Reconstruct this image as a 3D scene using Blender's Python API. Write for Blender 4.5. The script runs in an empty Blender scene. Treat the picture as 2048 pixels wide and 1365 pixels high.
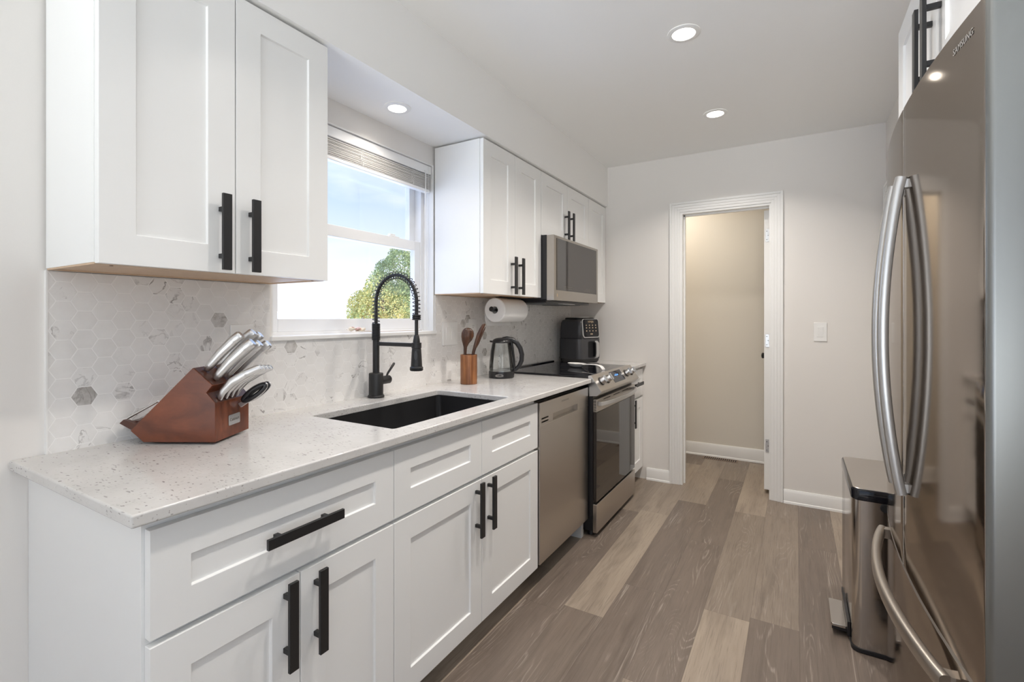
import bpy, bmesh, math, random
from mathutils import Vector, Matrix
R = math.radians
random.seed(7)
S = bpy.context.scene
COL = S.collection

# ------------------------------------------------------------------ camera
cam_d = bpy.data.cameras.new('camera'); cam = bpy.data.objects.new('camera', cam_d); COL.objects.link(cam)
cam.location = (1.6597, -0.7144, 1.2639)
cam.rotation_euler = (R(90), 0, 0.5322)
cam_d.sensor_width = 36.0; cam_d.lens = 36.0 * 963.2 / 2048.0
cam_d.shift_y = -(682.5 - 636.04) / 2048.0
cam_d.clip_start = 0.02; cam_d.clip_end = 300
S.camera = cam
# ------------------------------------------------------------------ view
S.view_settings.view_transform = 'Standard'; S.view_settings.look = 'None'
S.view_settings.gamma = 1.0; S.view_settings.use_curve_mapping = False
S.view_settings.exposure = 0.30
S.cycles.max_bounces = 10; S.cycles.diffuse_bounces = 6; S.cycles.glossy_bounces = 5
S.cycles.transparent_max_bounces = 12; S.cycles.sample_clamp_indirect = 15.0
S.cycles.caustics_reflective = False; S.cycles.caustics_refractive = False
# ------------------------------------------------------------------ sky, sun
W = bpy.data.worlds.new('sky'); S.world = W; W.use_nodes = True
wn = W.node_tree; wn.nodes.clear()
def wnode(t, **k):
    n = wn.nodes.new(t)
    for a, b in k.items(): setattr(n, a, b)
    return n
w_out = wnode('ShaderNodeOutputWorld'); w_bg = wnode('ShaderNodeBackground')
w_tc = wnode('ShaderNodeTexCoord'); w_sep = wnode('ShaderNodeSeparateXYZ'); w_ramp = wnode('ShaderNodeValToRGB')
w_noise = wnode('ShaderNodeTexNoise'); w_mix = wnode('ShaderNodeMix', data_type='RGBA')
wn.links.new(w_tc.outputs['Generated'], w_sep.inputs[0]); wn.links.new(w_sep.outputs['Z'], w_ramp.inputs[0])
e = w_ramp.color_ramp.elements
e[0].position = 0.0; e[0].color = (0.84, 0.85, 0.86, 1)
e[1].position = 1.0; e[1].color = (0.16, 0.36, 0.85, 1)
x = e.new(0.05); x.color = (0.68, 0.71, 0.75, 1)
x = e.new(0.12); x.color = (0.52, 0.575, 0.66, 1)
x = e.new(0.22); x.color = (0.375, 0.465, 0.62, 1)
x = e.new(0.36); x.color = (0.28, 0.40, 0.62, 1)
w_noise.inputs['Scale'].default_value = 3.0; w_noise.inputs['Detail'].default_value = 5
w_map = wnode('ShaderNodeMapping'); w_map.inputs['Scale'].default_value = (1, 1, 3)
wn.links.new(w_tc.outputs['Generated'], w_map.inputs[0]); wn.links.new(w_map.outputs[0], w_noise.inputs['Vector'])
w_cr = wnode('ShaderNodeMapRange'); w_cr.inputs[1].default_value = 0.48; w_cr.inputs[2].default_value = 0.68; w_cr.inputs[4].default_value = 0.75
wn.links.new(w_noise.outputs['Fac'], w_cr.inputs[0]); wn.links.new(w_cr.outputs[0], w_mix.inputs[0])
wn.links.new(w_ramp.outputs[0], w_mix.inputs[6]); w_mix.inputs[7].default_value = (0.62, 0.645, 0.68, 1)
wn.links.new(w_mix.outputs[2], w_bg.inputs[0])
w_str = wnode('ShaderNodeMapRange')   # the high sky, well above what the window shows, is the bright part
w_str.inputs[1].default_value = 0.40; w_str.inputs[2].default_value = 0.80; w_str.inputs[3].default_value = 1.55; w_str.inputs[4].default_value = 3.6
wn.links.new(w_sep.outputs['Z'], w_str.inputs[0]); wn.links.new(w_str.outputs[0], w_bg.inputs[1])
wn.links.new(w_bg.outputs[0], w_out.inputs[0])
sun_d = bpy.data.lights.new('sun', 'SUN'); sun = bpy.data.objects.new('sun', sun_d); COL.objects.link(sun)
sun_d.energy = 7.0; sun_d.angle = R(1.0); sun_d.color = (1, 0.95, 0.86); sun.rotation_euler = (R(-28), R(38), 0)

def area(name, loc, rot, sx, sy, power, color):
    d = bpy.data.lights.new(name, 'AREA'); o = bpy.data.objects.new(name, d); COL.objects.link(o)
    d.shape = 'RECTANGLE'; d.size = sx; d.size_y = sy; d.energy = power; d.color = color
    o.location = loc; o.rotation_euler = rot; return o
# area lamps added at unseen dining windows; end one tilted up to brighten ceiling
area('dining_window_uplight', (1.35, -3.85, 0.85), (R(90 + 33), 0, 0), 2.3, 1.1, 23.0, (0.90, 0.965, 1.0)).data.spread = R(65)
area('added_side_fill', (3.33, -1.9, 1.35), (R(90 + 20), 0, R(90)), 1.7, 1.5, 12.0, (0.82, 0.91, 1.0))
CAN_POWER = 8.4
CAN_COLOR = (1.0, 0.925, 0.85)

# ------------------------------------------------------------------ helpers
ORG = {}
def thing(name, label=None, cat=None, loc=(0, 0, 0), rot=(0, 0, 0), group=None):
    o = bpy.data.objects.new(name, None); COL.objects.link(o); o.empty_display_size = 0.05
    o.location = loc; o.rotation_euler = rot
    ORG[o.name] = Vector(loc)
    if label: o['label'] = label
    if cat: o['category'] = cat
    if group: o['group'] = group
    return o
def tag(o, label=None, cat=None, group=None, kind=None):
    if label: o['label'] = label
    if cat: o['category'] = cat
    if group: o['group'] = group
    if kind: o['kind'] = kind
    return o

class MB:
    def __init__(s): s.v = []; s.f = []
    def add(s, vs, fs):
        n = len(s.v); s.v += [tuple(p) for p in vs]; s.f += [tuple(i + n for i in f) for f in fs]; return s
    def box(s, x0, y0, z0, x1, y1, z1):
        x0, x1 = min(x0, x1), max(x0, x1); y0, y1 = min(y0, y1), max(y0, y1); z0, z1 = min(z0, z1), max(z0, z1)
        return s.add([(x0, y0, z0), (x1, y0, z0), (x1, y1, z0), (x0, y1, z0), (x0, y0, z1), (x1, y0, z1), (x1, y1, z1), (x0, y1, z1)],
                     [(0, 3, 2, 1), (4, 5, 6, 7), (0, 1, 5, 4), (1, 2, 6, 5), (2, 3, 7, 6), (3, 0, 4, 7)])
    def prism(s, pts, vec):
        n = len(pts); p = [Vector(q) for q in pts]; vec = Vector(vec)
        nrm = Vector((0, 0, 0))
        for i in range(n): nrm += (p[i] - p[0]).cross(p[(i + 1) % n] - p[0])
        if nrm.dot(vec) > 0: p = p[::-1]
        q = [a + vec for a in p]
        return s.add(p + q, [tuple(range(n)), tuple(range(2 * n - 1, n - 1, -1))] + [((i + 1) % n, i, n + i, n + (i + 1) % n) for i in range(n)])
    def rings(s, rs, cap0=True, cap1=True, closed=False):
        m = len(rs[0]); n0 = len(s.v)
        for r in rs: s.v += [tuple(p) for p in r]
        k = len(rs)
        for a in range(k if closed else k - 1):
            b = (a + 1) % k
            for i in range(m):
                j = (i + 1) % m
                s.f.append((n0 + a * m + i, n0 + a * m + j, n0 + b * m + j, n0 + b * m + i))
        if not closed:
            if cap0: s.f.append(tuple(n0 + i for i in range(m - 1, -1, -1)))
            if cap1: s.f.append(tuple(n0 + (k - 1) * m + i for i in range(m)))
        return s
    def tube(s, path, r, n=12, ry=None, up=None, closed=False, caps=True):
        P = [Vector(p) for p in path]; k = len(P); rs = []
        rr = r if isinstance(r, (list, tuple)) else [r] * k
        ry_ = rr if ry is None else (ry if isinstance(ry, (list, tuple)) else [ry] * k)
        prev = None
        for i in range(k):
            if closed: t = P[(i + 1) % k] - P[i - 1]
            else: t = P[min(i + 1, k - 1)] - P[max(i - 1, 0)]
            t.normalize()
            if prev is None:
                u = Vector(up) if up else (Vector((0, 0, 1)) if abs(t.z) < 0.9 else Vector((1, 0, 0)))
            else: u = prev
            u = (u - t * u.dot(t)).normalized(); prev = u
            w = t.cross(u)
            rs.append([P[i] + w * (rr[i] * math.cos(2 * math.pi * a / n)) + u * (ry_[i] * math.sin(2 * math.pi * a / n)) for a in range(n)])
        return s.rings(rs, caps, caps, closed)
    def bar(s, path, w, h, up=(0, 0, 1), wdir=None):
        # rectangular section swept along a path; h along 'up', w across
        P = [Vector(p) for p in path]; k = len(P); rs = []; up = Vector(up)
        for i in range(k):
            t = (P[min(i + 1, k - 1)] - P[max(i - 1, 0)]).normalized()
            u = (up - t * up.dot(t)).normalized(); c = t.cross(u)
            rs.append([P[i] + c * (a * w / 2) + u * (b * h / 2) for a, b in ((-1, -1), (1, -1), (1, 1), (-1, 1))])
        return s.rings(rs)
    def cyl(s, p0, p1, r0, r1=None, n=24):
        return s.tube([p0, p1], [r0, r0 if r1 is None else r1], n)
    def lathe(s, prof, c=(0, 0, 0), n=32, axis='z', cap0=True, cap1=True):
        rs = []
        for r, h in prof:
            ring = []
            for i in range(n):
                a = 2 * math.pi * i / n; p = (r * math.cos(a), r * math.sin(a), h)
                if axis == 'x': p = (p[2], p[0], p[1])
                if axis == 'y': p = (p[1], p[2], p[0])
                if axis == '-x': p = (-p[2], p[1], p[0])
                ring.append((c[0] + p[0], c[1] + p[1], c[2] + p[2]))
            rs.append(ring)
        return s.rings(rs, cap0, cap1)
    def build(s, name, m, parent=None, smooth=None, bevel=0.0, seg=2, local=False, kind=None):
        me = bpy.data.meshes.new(name)
        off = Vector((0, 0, 0))
        if parent is not None and not local: off = ORG[parent.name]
        me.from_pydata([tuple(Vector(p) - off) for p in s.v], [], s.f)
        bm = bmesh.new(); bm.from_mesh(me); bmesh.ops.recalc_face_normals(bm, faces=bm.faces); bm.to_mesh(me); bm.free()
        me.update()
        o = bpy.data.objects.new(name, me); COL.objects.link(o)
        me.materials.append(m)
        if smooth:
            for p in me.polygons: p.use_smooth = True
            me.set_sharp_from_angle(angle=R(smooth))
        if parent is not None: o.parent = parent; ORG[o.name] = off.copy() if not local else Vector((0, 0, 0))
        else: ORG[o.name] = Vector((0, 0, 0))
        if bevel:
            b = o.modifiers.new('edge', 'BEVEL'); b.width = bevel; b.segments = seg; b.limit_method = 'ANGLE'; b.angle_limit = R(40)
            b.harden_normals = True
            if not smooth:
                for p in me.polygons: p.use_smooth = True
                me.set_sharp_from_angle(angle=R(30))
        if kind: o['kind'] = kind
        return o
def rrect(x0, y0, x1, y1, r, n=6):
    pts = []
    for cx, cy, a0 in ((x1 - r, y1 - r, 0), (x0 + r, y1 - r, 90), (x0 + r, y0 + r, 180), (x1 - r, y0 + r, 270)):
        for i in range(n + 1):
            a = R(a0 + 90 * i / n); pts.append((cx + r * math.cos(a), cy + r * math.sin(a)))
    return pts
def text(s, size, loc, rot, m, parent, name='lettering', extrude=0.0003, align='CENTER', spacing=1.0, local=False):
    d = bpy.data.curves.new(name, 'FONT'); d.body = s; d.size = size; d.extrude = extrude
    d.align_x = align; d.align_y = 'CENTER'; d.space_character = spacing; d.resolution_u = 3
    tmp = bpy.data.objects.new(name, d); COL.objects.link(tmp)
    bpy.context.view_layer.update()
    me = bpy.data.meshes.new_from_object(tmp.evaluated_get(bpy.context.evaluated_depsgraph_get()))
    bpy.data.objects.remove(tmp); bpy.data.curves.remove(d)
    o = bpy.data.objects.new(name, me); COL.objects.link(o); me.materials.clear(); me.materials.append(m)
    o.parent = parent; o.location = Vector(loc) - (Vector((0, 0, 0)) if local else ORG[parent.name]); o.rotation_euler = rot
    return o
ROT_PX = (R(90), 0, R(90)); ROT_MX = (R(90), 0, R(-90))

# ------------------------------------------------------------------ materials
def lin(r, g, b):
    f = lambda c: (c / 255 / 12.92) if c / 255 <= 0.04045 else ((c / 255 + 0.055) / 1.055) ** 2.4
    return (f(r), f(g), f(b), 1)
class NT:
    def __init__(s, name):
        s.m = bpy.data.materials.new(name); s.m.use_nodes = True; s.t = s.m.node_tree; s.t.nodes.clear()
        s.out = s.n('ShaderNodeOutputMaterial')
    def n(s, t, **k):
        o = s.t.nodes.new(t)
        for a, b in k.items(): setattr(o, a, b)
        return o
    def l(s, a, b): s.t.links.new(a, b)
    def val(s, sock, v):
        if hasattr(v, 'is_output') or isinstance(v, bpy.types.NodeSocket): s.l(v, sock)
        else: sock.default_value = v
    def math(s, op, a, b=0.0, c=0.0):
        o = s.n('ShaderNodeMath', operation=op); s.val(o.inputs[0], a); s.val(o.inputs[1], b)
        if len(o.inputs) > 2: s.val(o.inputs[2], c)
        return o.outputs[0]
    def mix(s, f, a, b, blend='MIX'):
        o = s.n('ShaderNodeMix', data_type='RGBA', blend_type=blend); s.val(o.inputs[0], f); s.val(o.inputs[6], a); s.val(o.inputs[7], b)
        return o.outputs[2]
    def rng(s, v, a, b, c=0.0, d=1.0, smooth=False):
        o = s.n('ShaderNodeMapRange'); o.interpolation_type = 'SMOOTHSTEP' if smooth else 'LINEAR'
        s.val(o.inputs[0], v)
        for i, q in enumerate((a, b, c, d)): s.val(o.inputs[i + 1], q)
        return o.outputs[0]
    def coord(s, scale=(1, 1, 1), loc=(0, 0, 0), kind='Object'):
        tc = s.n('ShaderNodeTexCoord'); mp = s.n('ShaderNodeMapping'); mp.inputs['Scale'].default_value = scale; mp.inputs['Location'].default_value = loc
        s.l(tc.outputs[kind], mp.inputs[0]); return mp.outputs[0]
    def noise(s, vec, scale=5, detail=3, rough=0.5, dist=0.0):
        o = s.n('ShaderNodeTexNoise'); s.val(o.inputs['Vector'], vec); o.inputs['Scale'].default_value = scale
        o.inputs['Detail'].default_value = detail; o.inputs['Roughness'].default_value = rough; o.inputs['Distortion'].default_value = dist
        return o.outputs['Fac']
    def bump(s, h, strength=0.1, dist=0.01):
        o = s.n('ShaderNodeBump'); o.inputs['Strength'].default_value = strength; o.inputs['Distance'].default_value = dist; s.l(h, o.inputs['Height']); return o.outputs[0]
    def bsdf(s, color, rough=0.5, metal=0.0, normal=None, **k):
        b = s.n('ShaderNodeBsdfPrincipled'); s.val(b.inputs['Base Color'], color); s.val(b.inputs['Roughness'], rough); s.val(b.inputs['Metallic'], metal)
        if normal is not None: s.l(normal, b.inputs['Normal'])
        for a, v in k.items(): s.val(b.inputs[a.replace('_', ' ')], v)
        s.l(b.outputs[0], s.out.inputs[0]); return b
def c4(c): return c if len(c) == 4 else (*c, 1)
def plain(name, color, rough=0.5, metal=0.0, var=0.03, scale=40, bump=0.0, **k):
    t = NT(name); color = c4(color)
    nz = t.noise(t.coord(), scale, 3)
    col = t.mix(nz, tuple(c * (1 - var) for c in color[:3]) + (1,), tuple(min(1, c * (1 + var)) for c in color[:3]) + (1,))
    nm = t.bump(nz, bump, 0.002) if bump else None
    t.bsdf(col, rough, metal, nm, **k); return t.m
def steel(name, color, rough, grain=(4, 4, 300), aniso=0.0, wob=0.0, tint=None, gr=0.06, rot=0.0):
    t = NT(name); g = t.noise(t.coord(grain), 1.0, 2)
    rg = t.rng(g, 0.3, 0.7, rough - gr, rough + gr)
    col = t.mix(g, tuple(c * 0.99 for c in color) + (1,), tuple(min(1, c * 1.01) for c in color) + (1,))
    nm = None
    if wob: nm = t.bump(t.noise(t.coord((9, 9, 1.2)), 1.0, 1), wob, 0.01)
    b = t.bsdf(col, rg, 1.0, nm)
    if aniso:
        b.inputs['Anisotropic'].default_value = aniso; b.inputs['Anisotropic Rotation'].default_value = rot
        tn = t.n('ShaderNodeTangent', direction_type='RADIAL', axis='Z'); t.l(tn.outputs[0], b.inputs['Tangent'])
    if tint: b.inputs['Specular Tint'].default_value = (*tint, 1)
    return t.m
def emit(name, color, strength):
    t = NT(name); e_ = t.n('ShaderNodeEmission'); e_.inputs[0].default_value = c4(color); e_.inputs[1].default_value = strength; t.l(e_.outputs[0], t.out.inputs[0]); return t.m
def thin_glass(name, tint=(1, 1, 1), refl=1.0, rough=0.0):
    t = NT(name); a = t.n('ShaderNodeBsdfTransparent'); a.inputs[0].default_value = (*tint, 1); g = t.n('ShaderNodeBsdfGlossy'); g.inputs['Roughness'].default_value = rough
    fr = t.n('ShaderNodeFresnel'); fr.inputs[0].default_value = 1.45; f = t.math('MULTIPLY', fr.outputs[0], refl)
    m = t.n('ShaderNodeMixShader'); t.l(f, m.inputs[0]); t.l(a.outputs[0], m.inputs[1]); t.l(g.outputs[0], m.inputs[2]); t.l(m.outputs[0], t.out.inputs[0]); return t.m

M = {}
M['wall'] = plain('wall paint', (0.78, 0.755, 0.725), 0.75, var=0.008, scale=300, bump=0.03)
M['hall'] = plain('hall paint', (0.74, 0.70, 0.63), 0.75, var=0.008, scale=300, bump=0.03)
M['ceiling'] = plain('ceiling paint', (0.885, 0.88, 0.865), 0.85, var=0.006, scale=200, bump=0.02)
M['trim'] = plain('trim paint', (0.83, 0.825, 0.81), 0.35, var=0.005)
M['cab'] = plain('cabinet paint', (0.85, 0.853, 0.845), 0.30, var=0.004, scale=15)
M['birch'] = plain('birch ply', (0.62, 0.45, 0.31), 0.5, var=0.10, scale=30)
M['black'] = plain('matt black metal', (0.012, 0.012, 0.013), 0.42, var=0.1)
M['blackp'] = plain('black plastic', (0.014, 0.014, 0.016), 0.28, var=0.05)
M['blackd'] = plain('dark void', (0.006, 0.006, 0.007), 0.7, var=0.05)
M['sink'] = plain('black granite composite', (0.011, 0.011, 0.012), 0.45, var=0.3, scale=500)
M['gblack'] = plain('black glass', (0.006, 0.006, 0.009), 0.04, var=0.01, Specular_IOR_Level=0.5)
M['oglass'] = plain('oven glass', (0.02, 0.015, 0.012), 0.03, var=0.01, Specular_IOR_Level=0.9)
M['white'] = plain('white plastic', (0.84, 0.835, 0.82), 0.35, var=0.004)
M['vinyl'] = plain('white vinyl', (0.85, 0.85, 0.85), 0.35, var=0.004)
M['ceramic'] = plain('white ceramic', (0.82, 0.81, 0.79), 0.12, var=0.004)
M['paper'] = plain('paper towel', (0.86, 0.855, 0.845), 0.95, var=0.02, scale=120, bump=0.2)
M['slot'] = plain('dark slot', (0.03, 0.03, 0.03), 0.6)
M['fridge'] = steel('fridge steel', (0.52, 0.48, 0.445), 0.085, (2, 2, 500), gr=0.006, tint=(0.62, 0.59, 0.56))
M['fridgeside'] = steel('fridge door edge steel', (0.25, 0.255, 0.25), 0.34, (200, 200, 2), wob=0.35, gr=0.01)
M['handle'] = steel('handle steel', (0.56, 0.56, 0.56), 0.34, (2, 2, 2), gr=0.01)
M['handlew'] = steel('warm handle steel', (0.42, 0.385, 0.345), 0.36, (2, 2, 2), gr=0.01)
M['applsteel'] = steel('appliance steel', (0.55, 0.51, 0.465), 0.30, (3, 3, 500), gr=0.006)
M['mwsteel'] = steel('microwave steel', (0.44, 0.41, 0.375), 0.30, (3, 3, 500), gr=0.006)
M['lsteel'] = steel('light steel', (0.66, 0.66, 0.66), 0.30, (5, 5, 5), gr=0.01)
M['knifesteel'] = steel('knife steel', (0.66, 0.65, 0.64), 0.33, (10, 20, 20), gr=0.02)
M['bin'] = steel('bin steel', (0.52, 0.49, 0.46), 0.13, (300, 300, 3), gr=0.006)
M['binlid'] = steel('bin lid steel', (0.50, 0.46, 0.42), 0.3, (3, 300, 300), gr=0.01)
M['casing'] = plain('fridge case', (0.16, 0.16, 0.165), 0.5, var=0.05)
M['chrome'] = steel('zinc', (0.75, 0.74, 0.72), 0.18, gr=0.03)
M['brown'] = plain('brown metal', (0.20, 0.14, 0.10), 0.5)
M['fryer'] = plain('charcoal plastic', (0.055, 0.055, 0.060), 0.25, var=0.04)
M['emboss'] = plain('pale steel lettering', (0.34, 0.32, 0.30), 0.4)
M['gold'] = plain('pale gold print', (0.55, 0.42, 0.28), 0.4)
M['print'] = plain('pale print', (0.42, 0.40, 0.37), 0.4)
M['dprint'] = plain('dark print', (0.16, 0.14, 0.125), 0.4)
M['lens'] = emit('lamp lens', (1.0, 0.95, 0.87), 9.0)
M['bluedisp'] = emit('blue digits', (0.10, 0.35, 1.0), 2.0)
M['pane'] = thin_glass('window pane', (0.99, 0.995, 1.0), 0.12)
M['kglass'] = thin_glass('kettle glass', (0.90, 0.92, 0.92), 1.6)
def m_slat():
    t = NT('translucent slat vinyl'); b = t.bsdf((0.85, 0.84, 0.82, 1), 0.4); tr = t.n('ShaderNodeBsdfTranslucent'); tr.inputs[0].default_value = (0.85, 0.83, 0.78, 1)
    m = t.n('ShaderNodeMixShader'); m.inputs[0].default_value = 0.35; t.l(b.outputs[0], m.inputs[1]); t.l(tr.outputs[0], m.inputs[2]); t.l(m.outputs[0], t.out.inputs[0]); return t.m
M['slat'] = m_slat()
M['petal'] = plain('dried petals', (0.80, 0.70, 0.55), 0.8, var=0.15, scale=90)
M['petalp'] = plain('pink dried petals', (0.70, 0.48, 0.42), 0.8, var=0.15, scale=90)
M['stem'] = plain('dried stem', (0.45, 0.33, 0.22), 0.8)
M['bark'] = plain('bark', (0.16, 0.11, 0.08), 0.9, var=0.2)

def m_floor():
    t = NT('vinyl planks'); tc = t.n('ShaderNodeTexCoord'); sp = t.n('ShaderNodeSeparateXYZ'); t.l(tc.outputs['Object'], sp.inputs[0])
    X, Y = sp.outputs[0], sp.outputs[1]; w, L = 0.178, 1.22
    xs = t.math('DIVIDE', t.math('ADD', X, 0.107), w); ci = t.math('FLOOR', xs); fx = t.math('FRACT', xs)
    wn1 = t.n('ShaderNodeTexWhiteNoise', noise_dimensions='1D'); t.l(ci, wn1.inputs['W'])
    ys = t.math('ADD', t.math('DIVIDE', Y, L), t.math('MULTIPLY', wn1.outputs['Value'], 7.3)); ri = t.math('FLOOR', ys); fy = t.math('FRACT', ys)
    cid = t.n('ShaderNodeCombineXYZ'); t.l(ci, cid.inputs[0]); t.l(ri, cid.inputs[1])
    wn2 = t.n('ShaderNodeTexWhiteNoise', noise_dimensions='3D'); t.l(cid.outputs[0], wn2.inputs['Vector'])
    rnd = wn2.outputs['Value']; rc = t.n('ShaderNodeSeparateColor'); t.l(wn2.outputs['Color'], rc.inputs[0])
    gv = t.n('ShaderNodeCombineXYZ'); t.l(t.math('ADD', X, t.math('MULTIPLY', rc.outputs[0], 31.0)), gv.inputs[0]); t.l(t.math('ADD', Y, t.math('MULTIPLY', rc.outputs[1], 17.0)), gv.inputs[1]); t.l(rnd, gv.inputs[2])
    def sc(a, b):
        mp = t.n('ShaderNodeMapping'); mp.inputs['Scale'].default_value = (a, b, 3); t.l(gv.outputs[0], mp.inputs[0]); return mp.outputs[0]
    grain = t.noise(sc(70, 3.0), 1, 5, 0.62, 0.3)
    fine = t.noise(sc(260, 6.0), 1, 3, 0.6)
    cloud = t.noise(sc(9, 1.6), 1, 3, 0.5)
    ring_f = t.noise(sc(6.0, 0.85), 1, 2, 0.45, 0.35)
    ring = t.math('PINGPONG', t.math('MULTIPLY', ring_f, 30.0), 0.5)
    line = t.math('MULTIPLY', t.rng(ring, 0.32, 0.47, 0, 1, True), t.rng(t.noise(sc(11, 1.6), 1, 4, 0.62), 0.46, 0.62, 0, 1, True))
    line = t.math('MULTIPLY', line, t.rng(fine, 0.40, 0.56, 0.15, 1, True))
    streak = t.math('MULTIPLY', t.rng(t.noise(sc(130, 2.8), 1, 3, 0.6, 0.6), 0.57, 0.68, 0, 1, True), t.rng(t.noise(sc(12, 1.2), 1, 3), 0.50, 0.66, 0, 1, True))
    dark = t.mix(grain, (0.088, 0.067, 0.053, 1), (0.225, 0.180, 0.147, 1))
    light = t.mix(grain, (0.27, 0.215, 0.163, 1), (0.43, 0.358, 0.285, 1))
    tone = t.rng(rnd, 0.28, 0.66, 0, 1)
    base = t.mix(tone, dark, light)
    sm = t.noise(sc(16, 2.2), 1, 4, 0.6, 0.6)
    base = t.mix(t.rng(cloud, 0.36, 0.66, 0.0, 0.40), base, (0.20, 0.156, 0.125, 1))
    base = t.mix(t.rng(sm, 0.50, 0.68, 0.0, 0.38), base, (0.095, 0.073, 0.058, 1))
    base = t.mix(t.rng(fine, 0.36, 0.44, 0.35, 0.0), base, (0.09, 0.068, 0.054, 1))
    pale = t.rng(rnd, 0.28, 0.66, 1.0, 0.10)
    base = t.mix(t.math('MULTIPLY', line, t.math('MULTIPLY', pale, 0.36)), base, (0.50, 0.44, 0.38, 1))
    base = t.mix(t.math('MULTIPLY', streak, t.math('MULTIPLY', pale, 0.50)), base, (0.50, 0.44, 0.38, 1))
    ex = t.math('MINIMUM', fx, t.math('SUBTRACT', 1.0, fx)); ey = t.math('MINIMUM', fy, t.math('SUBTRACT', 1.0, fy))
    gap = t.math('MAXIMUM', t.rng(ex, 0.0, 0.012, 1, 0), t.rng(ey, 0.0, 0.0016, 1, 0))
    base = t.mix(t.math('MULTIPLY', gap, 0.35), base, (0.06, 0.045, 0.035, 1))
    h = t.math('SUBTRACT', t.math('MULTIPLY', grain, 0.3), gap)
    t.bsdf(base, t.rng(grain, 0.3, 0.7, 0.36, 0.50), 0.0, t.bump(h, 0.12, 0.003)); return t.m
M['floor'] = m_floor()
def m_quartz():
    t = NT('speckled quartz'); c = t.coord()
    cl = t.noise(c, 9, 4, 0.6); base = t.mix(t.rng(cl, 0.3, 0.7), (0.58, 0.566, 0.55, 1), (0.66, 0.648, 0.632, 1))
    def flecks(sc, thr, loc, dens, dseed):
        mp = t.coord(sc, loc); v = t.n('ShaderNodeTexVoronoi'); v.inputs['Scale'].default_value = 1; v.inputs['Randomness'].default_value = 1.0
        wob = t.n('ShaderNodeTexNoise'); wob.inputs['Scale'].default_value = 0.9; wob.inputs['Detail'].default_value = 4; t.l(mp, wob.inputs['Vector'])
        va = t.n('ShaderNodeVectorMath', operation='ADD'); t.l(mp, va.inputs[0])
        vs = t.n('ShaderNodeVectorMath', operation='SCALE'); vs.inputs['Scale'].default_value = 1.3; t.l(wob.outputs['Color'], vs.inputs[0]); t.l(vs.outputs[0], va.inputs[1])
        t.l(va.outputs[0], v.inputs['Vector'])
        sc_ = t.n('ShaderNodeSeparateColor'); t.l(v.outputs['Color'], sc_.inputs[0])
        return t.math('MULTIPLY', t.rng(v.outputs['Distance'], thr, thr * 1.35, 1, 0), t.math('MULTIPLY', t.math('GREATER_THAN', sc_.outputs[0], dens), t.rng(t.noise(t.coord((1, 1, 1), (dseed, 0, 0)), 7, 3), 0.40, 0.58)))
    f1 = flecks((55, 150, 150), 0.20, (0, 0, 0), 0.45, 3.1); f2 = flecks((170, 100, 170), 0.22, (3, 1, 2), 0.55, 9.7); f3 = flecks((30, 80, 80), 0.15, (7, 3, 1), 0.55, 5.5)
    base = t.mix(t.math('MULTIPLY', f2, 0.5), base, (0.42, 0.39, 0.37, 1))
    base = t.mix(t.math('MULTIPLY', f1, 0.75), base, (0.24, 0.215, 0.21, 1))
    base = t.mix(t.math('MULTIPLY', f3, 0.8), base, (0.19, 0.165, 0.165, 1))
    t.bsdf(base, 0.14, 0.0); return t.m
M['quartz'] = m_quartz()
def m_tile():
    t = NT('marble hexagon tile'); at = t.n('ShaderNodeAttribute', attribute_name='tile'); sp = t.n('ShaderNodeSeparateColor'); t.l(at.outputs['Color'], sp.inputs[0])
    tc = t.n('ShaderNodeTexCoord'); va = t.n('ShaderNodeVectorMath', operation='MULTIPLY_ADD'); t.l(at.outputs['Color'], va.inputs[0]); va.inputs[1].default_value = (37, 53, 29); t.l(tc.outputs['Object'], va.inputs[2])
    vein_f = t.noise(va.outputs[0], 13, 4, 0.55, 0.8); cl = t.noise(va.outputs[0], 26, 4, 0.6)
    vein = t.rng(t.math('ABSOLUTE', t.math('SUBTRACT', vein_f, 0.5)), 0.004, 0.028, 1, 0, True)
    vein = t.math('MULTIPLY', vein, t.rng(cl, 0.40, 0.6))
    base = t.mix(t.rng(cl, 0.3, 0.7), (0.80, 0.787, 0.77, 1), (0.845, 0.836, 0.822, 1))
    base = t.mix(t.rng(sp.outputs[1], 0, 1, 0.0, 0.14), base, (0.56, 0.54, 0.52, 1))
    base = t.mix(t.math('MULTIPLY', vein, t.rng(sp.outputs[2], 0.66, 0.98, 0.0, 0.9)), base, (0.24, 0.22, 0.21, 1))
    gray = t.math('MULTIPLY', t.math('GREATER_THAN', sp.outputs[2], 0.985), t.rng(cl, 0.35, 0.65, 0.25, 0.85))
    base = t.mix(gray, base, (0.36, 0.335, 0.31, 1))
    t.bsdf(base, 0.13, 0.0, t.bump(t.noise(va.outputs[0], 5, 1), 0.05, 0.004)); return t.m
M['tile'] = m_tile()
M['grout'] = plain('pale grout', (0.87, 0.86, 0.845), 0.8)
def m_wood(name, c0, c1, sc=(2, 60, 60), rough=0.35, red=None):
    t = NT(name); g = t.noise(t.coord(sc), 1, 5, 0.6, 0.4); cl = t.noise(t.coord((7, 7, 7)), 1, 3)
    g = t.rng(g, 0.34, 0.66); col = t.mix(g, c4(c0), c4(c1)); col = t.mix(t.rng(cl, 0.35, 0.7, 0, 0.55), col, tuple(a * 0.55 for a in c0[:3]) + (1,))
    t.bsdf(col, rough, 0.0, t.bump(g, 0.06, 0.002)); return t.m
M['block'] = m_wood('cherry wood', (0.105, 0.026, 0.010), (0.235, 0.066, 0.026), (6, 30, 14), 0.30)
M['blockd'] = m_wood('dark cherry wood', (0.055, 0.018, 0.011), (0.10, 0.034, 0.018), (8, 45, 8), 0.3)
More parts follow.
